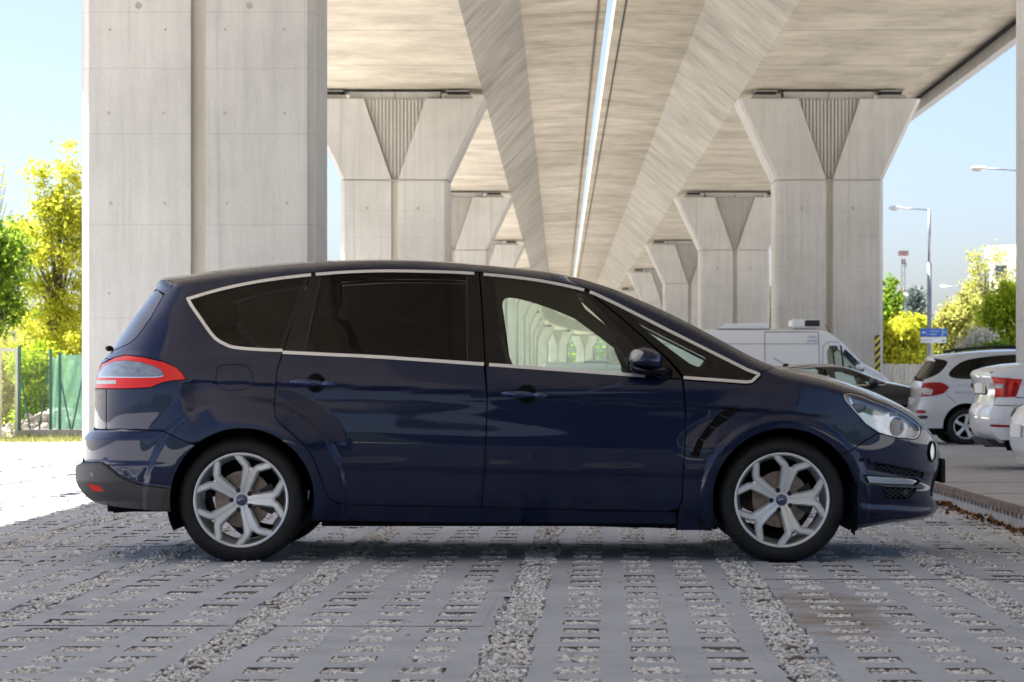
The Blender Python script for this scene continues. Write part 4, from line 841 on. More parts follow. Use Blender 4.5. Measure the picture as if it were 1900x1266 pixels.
# white saloon, tail only in view
sal=dict(W=.91,out=[(.16,.27),(.06,.34),(.0,.44),(-.02,.56),(-.015,.66),(.03,.74),(.045,.88),(.02,1.0),(-.01,1.08),(.02,1.135),(.28,1.195),(.62,1.235),(1.0,1.40),(1.5,1.51),(2.0,1.53),(2.5,1.48),(3.0,1.28),(3.35,1.10),(3.6,1.05),(4.3,.92),(4.55,.75),(4.62,.5),(4.55,.25)],
  xr=[(.0,.3),(-.02,.6),(.04,.8),(0,1.08),(0,1.3)],xf=[(4.63,.3),(4.63,1.2)],tumb=[(0,.1),(.3,.05),(.55,.0),(.9,.0),(1.1,.03),(1.3,.14),(1.5,.26)],belt=1.14,sill=.33,paint='white',wh=(1.0,3.68,.325,.21,'multi'),crease=.98,Qr=.45,margin=.04,
  win=[('dgl',smooth_poly([(.95,1.18),(1.5,1.15),(3.1,1.08),(2.9,1.25),(2.5,1.41),(2.0,1.45),(1.5,1.43),(1.2,1.35)],2))],
  lamps=[('tail_lamp','red',[(.04,1.045),(.372,1.014),(.30,.82),(.005,.813)]),('reflector','dred',[(-.06,.505),(.27,.497),(.265,.475),(-.06,.485)])],
  blk=[],lines=[('shut_line','clad',[(-.02,.725),(.2,.722),(.5,.715)],.004),('shut_line','clad',[(.3,.815),(.6,.80)],.004)],
  skins=[('rear_bumper',0,5,'white',None),('boot_lid',5,11,'white',None),('rear_window',11,13,['dgl','white'],dk),('roof',13,15,'white',None),('windscreen',15,17,['dgl','white'],dk),('bonnet',17,20,'white',None),('front_bumper',20,22,'white',None)],cabin=(1.1,3.1),seats=(1.5,2.4),mirror=(2.9,1.1))
x1=(1836-VX)/F*30
s2,sf2,yc2=gen_car('parked_saloon','white saloon with angular red tail lamp, cut by the right edge of the photo',x1,30,-.055,sal)
sf2.panel('reverse_lens',[(.035,.975),(.165,.965),(.155,.915),(.025,.92)],'wlens',s2,off=-.004,rim=.006,step=.03)
sf2.panel('lamp_facet',[(.19,1.03),(.23,1.025),(.20,.82),(.16,.82)],'dred',s2,off=-.003,rim=.004,step=.03)
sf2.panel('lamp_facet',[(.29,1.02),(.335,.93),(.30,.83),(.24,.83)],'dred',s2,off=-.003,rim=.004,step=.03)
mb=MB(); mb.rbox(x1+.022,x1+.05,yc2-.26,yc2+.26,-.055+.855,-.055+.975,.006); mb.build('number_plate','plate',s2)
mb=MB(); mb.rbox(x1+.03,x1+.06,yc2-.40,yc2+.40,-.055+.84,-.055+.99,.02); mb.build('plate_recess','gloss',s2)
mb=MB(); mb.prism([(x1+.0,-.055+.34),(x1+.5,-.055+.30),(x1+.5,-.055+.22),(x1+.1,-.055+.25)],'y',yc2-.6,yc2+.6); mb.build('diffuser','clad',s2)
# white hatchback, only the front corner in view
hat=dict(W=.88,out=[(.2,.2),(.06,.26),(.01,.36),(.0,.5),(.03,.64),(.10,.74),(.30,.82),(.7,.92),(1.0,.97),(1.2,1.04),(1.7,1.36),(2.1,1.46),(2.7,1.48),(3.3,1.42),(3.8,1.2),(3.95,.9),(4.0,.5),(3.9,.25)],
  xr=[(.0,.3),(0,.6),(0,1.5)],xf=[(4.0,.3),(4.0,1.2)],tumb=[(0,.1),(.3,.04),(.55,.0),(.8,.0),(1.0,.03),(1.25,.13),(1.5,.26)],belt=.98,sill=.25,paint='white',wh=(.85,3.35,.31,.2,'multi'),crease=.8,Qr=.7,margin=.04,
  win=[('dgl',smooth_poly([(1.35,1.0),(2.2,.99),(3.3,1.02),(3.5,1.2),(3.0,1.38),(2.2,1.40),(1.75,1.30)],2))],lamps=[('headlight','gloss',[(.02,.60),(.06,.73),(.30,.80),(.34,.74),(.12,.62)])],blk=[('bumper_grille','void',[(-.1,.42),(.14,.42),(.16,.30),(-.1,.30)])],
  skins=[('front_bumper',0,5,'white',None),('bonnet',5,9,'white',None),('windscreen',9,11,['dgl','white'],dk),('roof',11,13,'white',None),('tailgate',13,17,'white',None)],cabin=(1.5,3.3),seats=(2.2,3.0),mirror=(1.5,1.02))
x2=4.275
s3,sf3,yc3=gen_car('parked_hatchback','white hatchback of which only a lamp and number plate show at the right edge',x2,24,-.03,hat)
sf3.panel('lamp_lens',[(.05,.63),(.10,.72),(.20,.76),(.16,.66)],'refl',s3,off=-.004,rim=.004,step=.03)
mb=MB(); mb.rbox(x2-.02,x2+.0,yc3-.26,yc3+.26,-.03+.45,-.03+.57,.004); mb.build('number_plate','plate',s3)
# black saloon
blk=dict(W=.92,out=[(.2,.25),(.06,.34),(.0,.5),(.0,.8),(.05,1.0),(.2,1.06),(.7,1.14),(1.2,1.30),(1.985,1.441),(2.58,1.476),(2.95,1.445),(3.235,1.37),(3.51,1.255),(3.76,1.161),(4.07,1.10),(4.5,.98),(4.8,.78),(4.88,.5),(4.8,.25)],
  xr=[(0,.3),(0,1.0),(.3,1.1)],xf=[(4.9,.3),(4.9,1.2)],tumb=[(0,.1),(.3,.05),(.55,.0),(.9,.0),(1.07,.03),(1.25,.12),(1.45,.25)],belt=1.08,sill=.28,paint='sblack',wh=(1.1,4.0,.325,.215,'multi'),crease=.88,margin=.04,
  win=[('cgl',smooth_poly([(2.79,1.405),(3.14,1.365),(3.48,1.255),(3.74,1.125),(3.70,1.10),(2.85,1.09)],1)),('cgl',smooth_poly([(1.75,1.10),(2.14,1.36),(2.20,1.375),(2.66,1.41),(2.73,1.09)],1)),('dgl',smooth_poly([(1.3,1.1),(1.68,1.1),(2.0,1.33),(1.7,1.29)],1))],
  lamps=[('headlight','refl',[(4.45,.85),(4.7,.78),(4.82,.68),(4.6,.68)])],blk=[],lines=[('window_trim','chrome',[(1.25,1.09),(1.7,1.30),(2.16,1.385),(2.7,1.425),(3.15,1.383),(3.5,1.265),(3.77,1.12),(3.70,1.085),(2.8,1.075),(1.3,1.08)],.008)],
  skins=[('rear_bumper',0,4,'sblack',None),('boot_lid',4,6,'sblack',None),('rear_window',6,8,['dgl','sblack'],dk),('roof',8,10,'sblack',None),('windscreen',10,13,['cgl','sblack'],dk),('bonnet',13,15,'sblack',None),('front_bumper',15,18,'sblack',None)],cabin=(1.3,3.4),seats=(1.9,2.75),mirror=(3.5,1.13))
x3=(1265-VX)/F*48.5
s4,sf4,yc4=gen_car('parked_black_saloon','black saloon with chrome window line, parked between the white van and the blue car',x3,48.5,-.22,blk)
mb=MB(); mb.tube([(x3+1.98,yc4,-.22+1.44),(x3+1.75,yc4,-.22+1.58)],.006,6); mb.ell((x3+1.98,yc4,-.22+1.45),(.06,.025,.03),10,8); mb.build('roof_aerial','black',s4)
# white refrigerated van
van=dict(W=1.0,out=[(.05,.40),(.0,.6),(.0,2.25),(.05,2.40),(.25,2.455),(1.5,2.46),(3.0,2.46),(4.2,2.46),(4.45,2.445),(4.64,2.36),(4.88,2.19),(5.12,1.95),(5.41,1.66),(5.65,1.52),(5.89,1.377),(6.02,1.24),(6.08,1.0),(6.08,.6),(6.0,.35)],
  xr=[(0,.3),(0,2.5)],xf=[(6.1,.3),(6.1,1.4),(5.5,1.7),(4.95,2.3),(4.9,2.6)],tumb=[(0,.06),(.4,.02),(.8,.0),(1.4,.0),(1.7,.02),(2.1,.07),(2.45,.14)],belt=1.45,sill=.4,paint='white',wh=(1.0,5.0,.34,.21,'multi'),Qr=.25,Qf=.6,margin=.05,step=.10,
  win=[('cgl',smooth_poly([(4.49,2.05),(4.80,2.045),(4.87,1.43),(4.53,1.43)],1)),('cgl',smooth_poly([(4.86,2.02),(5.12,1.80),(5.38,1.52),(5.32,1.43),(4.92,1.43)],1))],
  lamps=[('headlight','refl',[(5.6,1.15),(5.85,1.12),(6.0,.95),(5.75,.9)])],blk=[('window_frame','gloss',[(4.805,2.06),(4.85,2.04),(4.915,1.42),(4.875,1.42)])],
  lines=[('shut_line','clad',[(3.05,.55),(3.05,1.5),(3.05,2.37)],.007),('shut_line','clad',[(3.05,2.37),(3.7,2.37),(4.31,2.37)],.007),('shut_line','clad',[(4.31,2.37),(4.32,1.5),(4.34,.55)],.007),('body_groove','clad',[(.15,2.09),(1.5,2.09),(3.0,2.09),(4.31,2.09)],.006),('shut_line','clad',[(4.40,.6),(4.40,1.6),(4.42,2.06),(4.55,2.14),(4.8,2.13)],.006)],
  skins=[('rear_door',0,3,'white',None),('roof',3,8,'white',None),('windscreen',8,13,['cgl','white'],dk),('bonnet',13,15,'white',None),('front_bumper',15,18,'white',None)],cabin=(4.0,5.3),seats=(4.45,),mirror=(5.25,1.55))
x4=(1177-VX)/F*62
s5,sf5,yc5=gen_car('parked_van','white refrigerated van with cooling unit on its high roof, before the right row pier',x4,62,-.30,van,'van')
mb=MB(); mb.rbox(x4+3.72,x4+4.36,yc5-.55,yc5+.55,-.3+2.475,-.3+2.68,.04); o=mb.build('cooling_unit','white',s5); mb=MB(); mb.rbox(x4+4.02,x4+4.375,yc5-.57,yc5+.57,-.3+2.505,-.3+2.655,.02); 
for k in range(5): mb.box(x4+4.04,x4+4.37,yc5-.575,yc5-.571,-.3+2.52+.026*k,-.3+2.53+.026*k,1)
mb.build('cooling_grille',['black','dark'],o)
mb=MB(); mb.prism([(x4+1.95,-.3+2.455),(x4+2.15,-.3+2.57),(x4+3.1,-.3+2.60),(x4+3.2,-.3+2.455)],'y',yc5-.6,yc5+.6); mb.build('roof_fairing','white',s5)
mb=MB(); mb.tube([(x4+4.62,yc5-.5,-.3+2.36),(x4+4.5,yc5-.5,-.3+2.55)],.008,6); mb.build('roof_aerial','black',s5)
text('lettering','FNA X',.085,(x4+4.075,62.055,-.3+2.225),'vanblue',s5); text('lettering','09-2025',.072,(x4+4.04,62.05,-.3+2.135),'vanblue',s5)
v2=copy_tree(s5); v2.location=(s5.location.x+(-.85-x4),128.,-.66); tag(v2,'white van far off under the viaduct, seen through the front window of the blue car')
# ---------------------------------------------------------------- viaduct
def deck(label,bot,rootL,rootR,tipL,tipR,outL,outR):
    z0=8.65; zr=9.86; zt=9.963; Y0,Y1=-90,430
    v=empty('viaduct_deck',(0,0,z0),label,'viaduct')
    sweep('box_girder',['deck','web'],[(bot[0],z0),(bot[1],z0),(rootR,zr),(tipR,zt),(tipR,zt+.5),(tipL,zt+.5),(tipL,zt),(rootL,zr)],v)
    return v
YS=np.concatenate([[-90,330],np.arange(345,760,15)])
def cx(y): return max(0,y-330)**2/1700.
def sweep(name,mat,poly,par):
    mb=MB(); n=len(poly); 
    for y in YS: mb.v+=[(p[0]+cx(y),y,p[1]) for p in poly]
    for i in range(len(YS)-1):
        for k in range(n): mb.f.append((i*n+k,i*n+(k+1)%n,(i+1)*n+(k+1)%n,(i+1)*n+k)); mb.m.append(1 if (name=='box_girder' and k in (1,7)) else 0)
    mb.f.append(tuple(range(n))[::-1]); e=(len(YS)-1)*n; mb.f.append(tuple(range(e,e+n))); mb.m+=[0,0]
    return mb.build(name,mat,par)
def bx2(x0,x1,z0,z1): return [(x0,z0),(x1,z0),(x1,z1),(x0,z1)]
LD=deck('left concrete viaduct deck, its box girder running to the vanishing point above the blue car',(-6.37,-2.08),-7.3,-.95,-8.12,1.12,0,0)
RD=deck('right concrete viaduct deck with its outer edge cutting across the sky at top right',(4.86,9.15),3.41,10.35,1.33,11.45,0,0)
sweep('edge_beam','fascia',[(11.452,10.2),(11.5,10.2),(11.5,9.60),(11.75,9.60),(11.75,11.0),(11.5,11.0),(11.5,10.6),(11.452,10.6)],RD)
sweep('drip_strip','black',bx2(11.36,11.448,9.90,9.960),RD)
sweep('edge_beam','fascia',bx2(-8.4,-8.125,9.90,11.0),LD)
sweep('rusty_gutter','rust',bx2(.88,.93,9.93,9.960),LD)
sweep('cable','black',bx2(1.545,1.575,9.93,9.958),RD)
def layers(mb,ls,mi=0):
    n=len(ls[0][0]); b=len(mb.v)
    for poly,y in ls: mb.v+=[(p[0],y,p[1]) for p in poly]
    for i in range(len(ls)-1):
        for k in range(n): mb.f.append((b+i*n+k,b+i*n+(k+1)%n,b+(i+1)*n+(k+1)%n,b+(i+1)*n+k)); mb.m.append(mi)
    mb.f.append(tuple(b+k for k in range(n))); mb.m.append(mi); e=b+(len(ls)-1)*n; mb.f.append(tuple(e+k for k in range(n))[::-1]); mb.m.append(mi)
def pier(x,y,label):
    p=empty('viaduct_pier',(x,y,-.4),label,'pier','piers carrying the two viaduct decks'); D=1.7; zs=6.24; zc=8.37; ch=.1
    mb=MB()
    for s in (-1,1):
        a,b=(.09,1.32) ; zt_=zs-.035; full=[(x+s*a,-.6),(x+s*(b+ch),-.6),(x+s*(b+ch),zt_),(x+s*a,zt_)]; ins=[(x+s*a,-.6),(x+s*b,-.6),(x+s*b,zt_),(x+s*a,zt_)]
        layers(mb,[(ins,y),(full,y+ch),(full,y+D-ch),(ins,y+D)])
    mb.box(x-.10,x+.10,y+.10,y+D-.10,-.6,zs-.04,2); mb.box(x-1.36,x+1.36,y+.05,y+D-.05,zs-.034,zs-.001,2)
    for zz in (5.19,4.18,3.09,2.0):
        for dx in (-1.06,-.40,.33,1.06): mb.disc((x+dx+random.uniform(-.02,.02),0,zz),.016+random.uniform(0,.007),y-.002,10,1)
    for dx in (-.72,.62): mb.disc((x+dx,0,5.48),.042,y-.002,16,1)
    mb.build('shaft',['pier','tie','groove'],p)
    mb=MB()
    for s in (-1,1):
        full=[(x+s*.09,zs),(x+s*(1.32+ch),zs),(x+s*(2.31+ch),zc-.05),(x+s*(2.31+ch),zc),(x+s*.82,zc)]; ins=[(x+s*.09,zs),(x+s*1.32,zs),(x+s*2.31,zc-.05),(x+s*2.31,zc),(x+s*.82,zc)]
        layers(mb,[(ins,y),(full,y+ch),(full,y+D-ch),(ins,y+D)])
    mb.build('capital','pier',p)
    mb=MB(); 
    mb.prism([(x-.10,zs+.002),(x+.10,zs+.002),(x+.83,zc-.004),(x-.83,zc-.004)],'y',y+.17,y+D-.17)
    for k in range(-8,9):
        xx=x+k*.095; zb=zs+max(0,(abs(xx-x)+.03-.09))/.73*(zc-zs)+.02
        if zb<zc-.1: mb.box(xx-.028,xx+.028,y+.12,y+.169,zb,zc-.006)
    mb.build('ribbed_panel','rib',p)
    for s in (-1,1):
        b=MB(); b.prism([(x+s*1.22,zc+.001),(x+s*2.10,zc+.001),(x+s*1.98,zc+.11),(x+s*1.34,zc+.11)],'y',y+.06,y+1.2); o=b.build('bearing_plinth','plinth',p)
        b=MB(); b.box(x+s*1.66-.26,x+s*1.66+.26,y+.12,y+.95,zc+.111,zc+.20); b.box(x+s*1.66-.30,x+s*1.66+.30,y+.1,y+1.0,zc+.201,zc+.235,1); b.build('bearing_pad',['black','plinth'],o)
    b=MB(); b.box(x-1.20,x-.01,y+.2,y+1.3,zc+.001,zc+.20); b.box(x+.01,x+1.20,y+.2,y+1.3,zc+.001,zc+.20); b.build('bearing_shelf','fascia',p)
    return p
D0,LS=32.1,38.0
ordn=['first','second','third','fourth','fifth','sixth','seventh','eighth','ninth','tenth','eleventh','twelfth']
LX,RX=-4.38,7.10
p0=pier(LX,D0,'nearest pier of the left row, a broad grooved shaft filling the left of the photo')
for k in range(1,12):
    y=D0+LS*k; c=copy_tree(p0); c.location=(LX+cx(y),y,-.4); c.rotation_euler.z=-math.atan(max(0,y-330)/850); tag(c,'%s pier of the left row, counted away from the camera'%ordn[k])
for k in range(0,12):
    y=D0+LS*k; c=copy_tree(p0); c.location=(RX+(.10 if k==0 else 0)+cx(y),y,-.4); c.rotation_euler.z=-math.atan(max(0,y-330)/850); tag(c,'nearest pier of the right row, a pale strip at the right edge of the photo' if k==0 else '%s pier of the right row, counting away from camera%s'%(ordn[k],', hazard strip at its foot' if k==1 else ''))
mb=MB(); mb.box(RX+1.20,RX+1.335,D0+LS-.022,D0+LS-.004,-.25,2.13); tag(mb.build('hazard_marker','hazard'),'tall yellow and black striped hazard strip on the corner of the right row pier','hazard strip')
# ---------------------------------------------------------------- ground
def zg(y): return -.0075*min(max(y-24,0),100)
KX=2.93
xs=np.concatenate([np.linspace(-400,-30,8),np.linspace(-24,24,17),np.linspace(30,400,8)]); ys=np.concatenate([np.linspace(-300,0,6),np.linspace(6,130,32),np.linspace(160,1500,8)])
V=np.array([(x,y,zg(y)-.024) for y in ys for x in xs]); nx=len(xs)
Fq=np.array([(j*nx+i,j*nx+i+1,(j+1)*nx+i+1,(j+1)*nx+i) for j in range(len(ys)-1) for i in range(nx-1)])
tag(mk('ground',V,Fq,'gravelbase',None,True),kind='structure')
# lattice pavers: slabs with gravel pockets, gravel strip every fourth column
th=.0163; ct,st_=math.cos(th),math.sin(th); PX0=-.344; CP=.2575; RP=.350
def pq(p,q): return (PX0+p*ct+q*st_, q*ct-p*st_)
PV=[];PF=[];PM=[];SV=[];SF=[]
pockets=[]
def quadP(pts,z,mi=0):
    b=len(PV); PV.extend([(*pq(p,q),zz) for (p,q),zz in zip(pts,z)]); PF.append((b,b+1,b+2,b+3)); PM.append(mi)
q0=6.5; nrow=90; dep=.045
for j in range(nrow):
    qa=q0+j*RP; qb=qa+RP
    for i in range(-42,26):
        pc=i*CP; X=PX0+pc+qa*st_
        if X>KX-.02+CP/2 or abs(X-.15)> .225*qb+1.9: continue
        zb=zg(qa); pa,pb=pc-CP/2,pc+CP/2
        seam=.005 if (j-4)%7==0 else 0; oa,ob=qa+seam,qb
        zj=zb+.0015*math.sin(i//4*7.1+(j-4)//7*3.3)
        if i%4==0:
            l=pa+.040+random.uniform(-.016,.022); r=pb-.040-random.uniform(-.016,.022); l2=pa+.040+random.uniform(-.016,.022); r2=pb-.040-random.uniform(-.016,.022)
            z1=zj
            quadP([(pa,oa),(l,oa),(l2,ob),(pa,ob)],[z1]*4); quadP([(r,oa),(pb,oa),(pb,ob),(r2,ob)],[z1]*4)
            quadP([(l,oa),(l,oa),(l2,ob),(l2,ob)][0:1]+[(l,oa),(l2,ob),(l2,ob)],[z1,z1-dep,z1-dep,z1]); quadP([(r,oa),(r,oa),(r2,ob),(r2,ob)],[z1,z1-dep,z1-dep,z1])
            for side in (0,1):
                if random.random()<.8:   # stub of the broken cross bar
                    ln=random.uniform(.03,.12) if random.random()<.45 else .2; h=z1-random.choice([.001,.001,.002,.004]); qs=ob-.075+random.uniform(-.01,.01); qe=ob
                    e0,e1=(l2-.004,min(l2+ln,r2)) if side==0 else (max(r2-ln,l2),r2+.004); jj=random.uniform(-.015,.015)
                    quadP([(e0,qs),(e1+jj,qs+random.uniform(0,.02)),(e1,qe),(e0,qe)],[h]*4); quadP([(e0,qs),(e1+jj,qs),(e1+jj,qs),(e0,qs)],[h,h,h-dep,h-dep]); 
                    ee=e1 if side==0 else e0; quadP([(ee,qs),(ee,qe),(ee,qe),(ee,qs)],[h,h,h-dep,h-dep])
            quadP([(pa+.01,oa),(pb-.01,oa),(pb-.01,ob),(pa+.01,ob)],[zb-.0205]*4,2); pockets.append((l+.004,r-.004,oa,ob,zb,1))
            if random.random()<.16:
                c_=(l+random.uniform(.05,.12),qa+random.uniform(.05,.25)); b=len(PV); nn=9
                for k in range(nn):
                    t=math.pi*k/(nn-1)
                    for s in range(5):
                        a=2*math.pi*s/5; rr=.032+.007*math.cos(a); x_,y_=pq(c_[0]+rr*math.cos(t),c_[1]+.007*math.sin(a)+.01*math.sin(t)); PV.append((x_,y_,zb-.022+rr*math.sin(t)*.8))
                for k in range(nn-1):
                    for s in range(5): PF.append((b+k*5+s,b+k*5+(s+1)%5,b+(k+1)*5+(s+1)%5,b+(k+1)*5+s)); PM.append(1)
        else:
            hw=.0725+random.uniform(-.003,.003); l,r=pc-hw,pc+hw; a,b_=qa+.095+random.uniform(-.003,.003),qb-.075+random.uniform(-.003,.003); tp=.008
            o=[(pa,oa),(pb,oa),(pb,ob),(pa,ob)]; J=lambda: random.gauss(0,.0042); n_=[(l+J(),a+J()),(r+J(),a+J()),(r+J(),b_+J()),(l+J(),b_+J())]; n2=[(n_[0][0]+tp,n_[0][1]+tp),(n_[1][0]-tp,n_[1][1]+tp),(n_[2][0]-tp,n_[2][1]-tp),(n_[3][0]+tp,n_[3][1]-tp)]
            for k in range(4):
                k2=(k+1)%4; quadP([o[k],o[k2],n_[k2],n_[k]],[zj]*4); quadP([n_[k],n_[k2],n2[k2],n2[k]],[zj,zj,zj-dep,zj-dep],2)  # pocket walls take the dark soil colour to paint in the shade below the rim
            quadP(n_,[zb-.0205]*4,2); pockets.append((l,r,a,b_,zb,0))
pav=mk('lattice_paving',np.array(PV),np.array([f for f in PF],dtype=np.int64),['paver','rust','soil_and_shade'],None,False,mi=PM); tag(pav,kind='structure')
# loose stones in the pockets
def ico():
    t=(1+5**.5)/2; v=np.array([(-1,t,0),(1,t,0),(-1,-t,0),(1,-t,0),(0,-1,t),(0,1,t),(0,-1,-t),(0,1,-t),(t,0,-1),(t,0,1),(-t,0,-1),(-t,0,1)],float); v/=np.linalg.norm(v[0])
    f=np.array([(0,11,5),(0,5,1),(0,1,7),(0,7,10),(0,10,11),(1,5,9),(5,11,4),(11,10,2),(10,7,6),(7,1,8),(3,9,4),(3,4,2),(3,2,6),(3,6,8),(3,8,9),(4,9,5),(2,4,11),(6,2,10),(8,6,7),(9,8,1)]); return v,f
IV,IF=ico()
def stones(C,R,flat=.72):
    n=len(C); v=IV[None]*R[:,None,None]*(1+.28*rng.standard_normal((n,12,1)).clip(-1.6,1.6))*np.stack([rng.uniform(.8,1.25,n),rng.uniform(.8,1.25,n),np.full(n,flat)],1)[:,None,:]
    a=rng.uniform(0,6.28,n); c,s=np.cos(a),np.sin(a); x=v[...,0]*c[:,None]-v[...,1]*s[:,None]; y=v[...,0]*s[:,None]+v[...,1]*c[:,None]; v=np.stack([x,y,v[...,2]],-1)+C[:,None,:]
    f=(IF[None]+12*np.arange(n)[:,None,None]).reshape(-1,3); return v.reshape(-1,3),f
CC=[];RR=[]
for (l,r,a,b_,zb,stp) in pockets:
    if a>21.5: continue
    ar=(r-l)*(b_-a); n=int(ar*(4700 if a<13 else 3300 if a<17 else 1800)*(.74 if stp else .95))
    p=rng.uniform(l,r,n); q=rng.uniform(a,b_,n); x=PX0+p*ct+q*st_; y=q*ct-p*st_
    keep=np.abs(x-.15)<.2*y+.35; rr=rng.uniform(.006,.0118,n)*(1 if a<14 else 1.25)*(.85 if stp else 1)
    z=zb-.0108+rng.normal(0,.0018)+rng.uniform(0,.007,n)+(rng.uniform(0,.006,n) if stp else 0)+.004*np.sin(x*3.1+y*2.3)
    CC.append(np.stack([x,y,z],1)[keep]); RR.append(rr[keep])
# a few strays lying on the slabs
n=260; q=rng.uniform(8,19,n); p=rng.uniform(-4,3,n); x=PX0+p*ct+q*st_; y=q*ct-p*st_; ok=x<KX-.1; CC.append(np.stack([x,y,np.full(n,.004)],1)[ok]); RR.append(rng.uniform(.004,.010,n)[ok])
CC=np.vstack(CC); RR=np.concatenate(RR); sv,sf_=stones(CC,RR); tag(mk('gravel',sv,sf_,'stones'),kind='stuff'); print('stones',len(CC))
# raised pavement on the right with rusty edge
mb=MB(); mb.box(KX,KX+12,4.,23.4,-.3,.135); e=mb.build('raised_pavement','slab'); tag(e,kind='structure')
mb=MB(); 
for yy in (17.35,19.2,21.3): mb.box(KX+.1,KX+11.9,yy,yy+.018,.1365,.1375)
mb.build('slab_joint','ink',e)
mb=MB(); mb.box(KX-.006,KX+.045,4.,23.4,.136,.146); mb.box(KX-.008,KX-.001,4.,23.4,.105,.136)
y=8.2
while y<23.3: mb.box(KX-.012,KX-.0085,y,y+.05,.075,.104); y+=.16+random.uniform(-.02,.02)
mb.build('steel_edging','rust',e)
# dry leaves gathered at its foot
def leaves(n,cx,cy,cz,size,spread=.5):
    N0=rng.standard_normal((n,3)); N0/=np.linalg.norm(N0,axis=1,keepdims=True); t=np.cross(N0,rng.standard_normal((n,3))); t/=np.linalg.norm(t,axis=1,keepdims=True); b=np.cross(N0,t); s=size*rng.uniform(.6,1.3,n)[:,None]
    c=np.stack([cx,cy,cz],1); v=np.stack([c-t*s,c-b*s*.55,c+t*s,c+b*s*.55],1).reshape(-1,3); f=np.arange(4*n).reshape(-1,4); return v,f
n=520; ly=rng.uniform(12,23,n); clump=.5+.5*np.sin(ly*5.3)*np.sin(ly*2.1+1); lx=KX-.02-np.abs(rng.normal(0,.055,n))*(.4+clump); lz=.006+rng.uniform(0,.045,n)*clump
v,f=leaves(n,lx,ly,lz,.024); tag(mk('dry_leaves',v,f,'lf_dry'),kind='stuff')
n=160; q=rng.uniform(9,19,n); p=(rng.integers(-3,4,n)*4)*CP+rng.normal(0,.06,n); x=PX0+p*ct+q*st_; y=q*ct-p*st_; ok=x<KX-.1; v,f=leaves(int(ok.sum()),x[ok],y[ok],np.full(ok.sum(),-.004),.014); tag(mk('dry_leaves',v,f,'lf_dry'),kind='stuff')
# ---------------------------------------------------------------- vegetation
def tree(name,label,cat,base,h,blobs,nleaf,ls,lm,tr=.12,group=None,nclump=90,cr=.32,limbs=True,shell=.55):
    """blobs: (dx,dy,dz,rx,ry,rz) ellipsoids of the crown relative to the base"""
    bx,by,bz=base; t=empty(name,base,label,cat,group); blobs=np.array(blobs,float); vol=blobs[:,3]*blobs[:,4]*blobs[:,5]; pr=vol**.66; pr/=pr.sum()
    k=rng.choice(len(blobs),nclump,p=pr); d=rng.standard_normal((nclump,3)); d/=np.linalg.norm(d,axis=1,keepdims=True); rad=rng.uniform(shell,1.0,nclump)**.8; cc=blobs[k,:3]+d*blobs[k,3:]*rad[:,None]; cc[:,2]=np.maximum(cc[:,2],.15)
    mb=MB(); top=blobs[:,2].max(); 
    tp=[(bx,by,bz-.2)]; nseg=5; ax,ay=blobs[:,0].mean(),blobs[:,1].mean()
    for i in range(1,nseg+1): f=i/nseg; tp.append((bx+ax*f+random.uniform(-.06,.06)*h*.12,by+ay*f,bz+(h*.80)*f))
    mb.tube(tp,[tr*(1.15-.95*i/nseg) for i in range(nseg+1)],8)
    if limbs:
        for i in range(0,nclump,max(1,nclump//34)):
            c=cc[i]; f=min(.95,max(.15,(c[2]/h)*.75)); j=f*nseg; a=int(j); b=min(a+1,nseg); s=Vector(tp[a]).lerp(Vector(tp[b]),j-a); e=Vector((bx+c[0],by+c[1],bz+c[2])); m=s.lerp(e,.5)+Vector((0,0,-.04*h*random.random())); mb.tube([s,m,e],[tr*.38*(1-f*.6),tr*.2,tr*.06],5,0,False)
    mb.build('trunk','bark',t)
    m=rng.integers(0,nclump,nleaf); cs=cr*rng.uniform(.5,1.35,nclump); P_=cc[m]+rng.standard_normal((nleaf,3))*cs[m][:,None]*np.array([1,1,.75])*.62
    v,f=leaves(nleaf,bx+P_[:,0],by+P_[:,1],bz+np.maximum(P_[:,2],.02),ls); mk('crown',v,f,lm,t); return t
def tpx(u,vbase_y,d): return ((u-VX)*d/F,d,zg(d)-.03)
def ball(u,v,r,d,rv=None,dep=1.0):   # crown blob from its picture position, relative to a base below it
    s=d/F; return ((u-VX)*s,d,CH-(v-HY)*s,r*s,r*s*dep,(rv or r)*s)
def ptree(name,label,cat,ub,d,bl,nleaf,ls,lm,**kw):
    b=((ub-VX)*d/F,d,zg(d)-.05); B=[]
    for (u,v,r,rv) in bl: x,y,z,a,e,c=ball(u,v,r,d,rv); B.append((x-b[0],0,z-b[2],a,e,c))
    h=max(q[2]+q[5] for q in B); return tree(name,label,cat,b,h,B,nleaf,ls,lm,**kw)
TG='trees beyond the fence on the left'
ptree('maple_tree','tall airy yellow green tree beside the left pier, its thin top shoots against the sky','tree',112,62,[(95,470,70,75),(140,420,40,60),(60,560,60,60),(125,590,60,60),(100,630,70,40),(152,500,22,90),(158,390,14,60),(130,320,22,55),(128,262,9,26),(70,330,18,40),(40,430,35,40),(100,380,45,50)],17000,.050,'lf_yel',tr=.10,group=TG,nclump=260,cr=.22,shell=.1)
ptree('dark_tree','darker green tree at the left edge of the photo behind the gate','tree',-25,58,[(-20,560,60,80),(5,470,42,50),(15,540,32,50),(-40,430,50,50)],8000,.06,'lf_grn',tr=.14,group=TG,nclump=110,cr=.26,shell=.2)
ptree('bare_tree','nearly leafless grey tree at the left edge against the sky','tree',-70,75,[(-40,350,60,70),(0,330,28,50),(-20,400,60,60)],350,.05,'lf_oli',tr=.10,group=TG,nclump=150,cr=.15,shell=.3)
BG='bushes behind the left fence'
ptree('bush','leafy bush behind the beige gate','bush',-10,60,[(-10,720,60,70),(25,690,45,60),(20,770,40,30)],7000,.05,'lf_oli',tr=.04,group=BG,nclump=70,cr=.2,limbs=False,shell=.2)
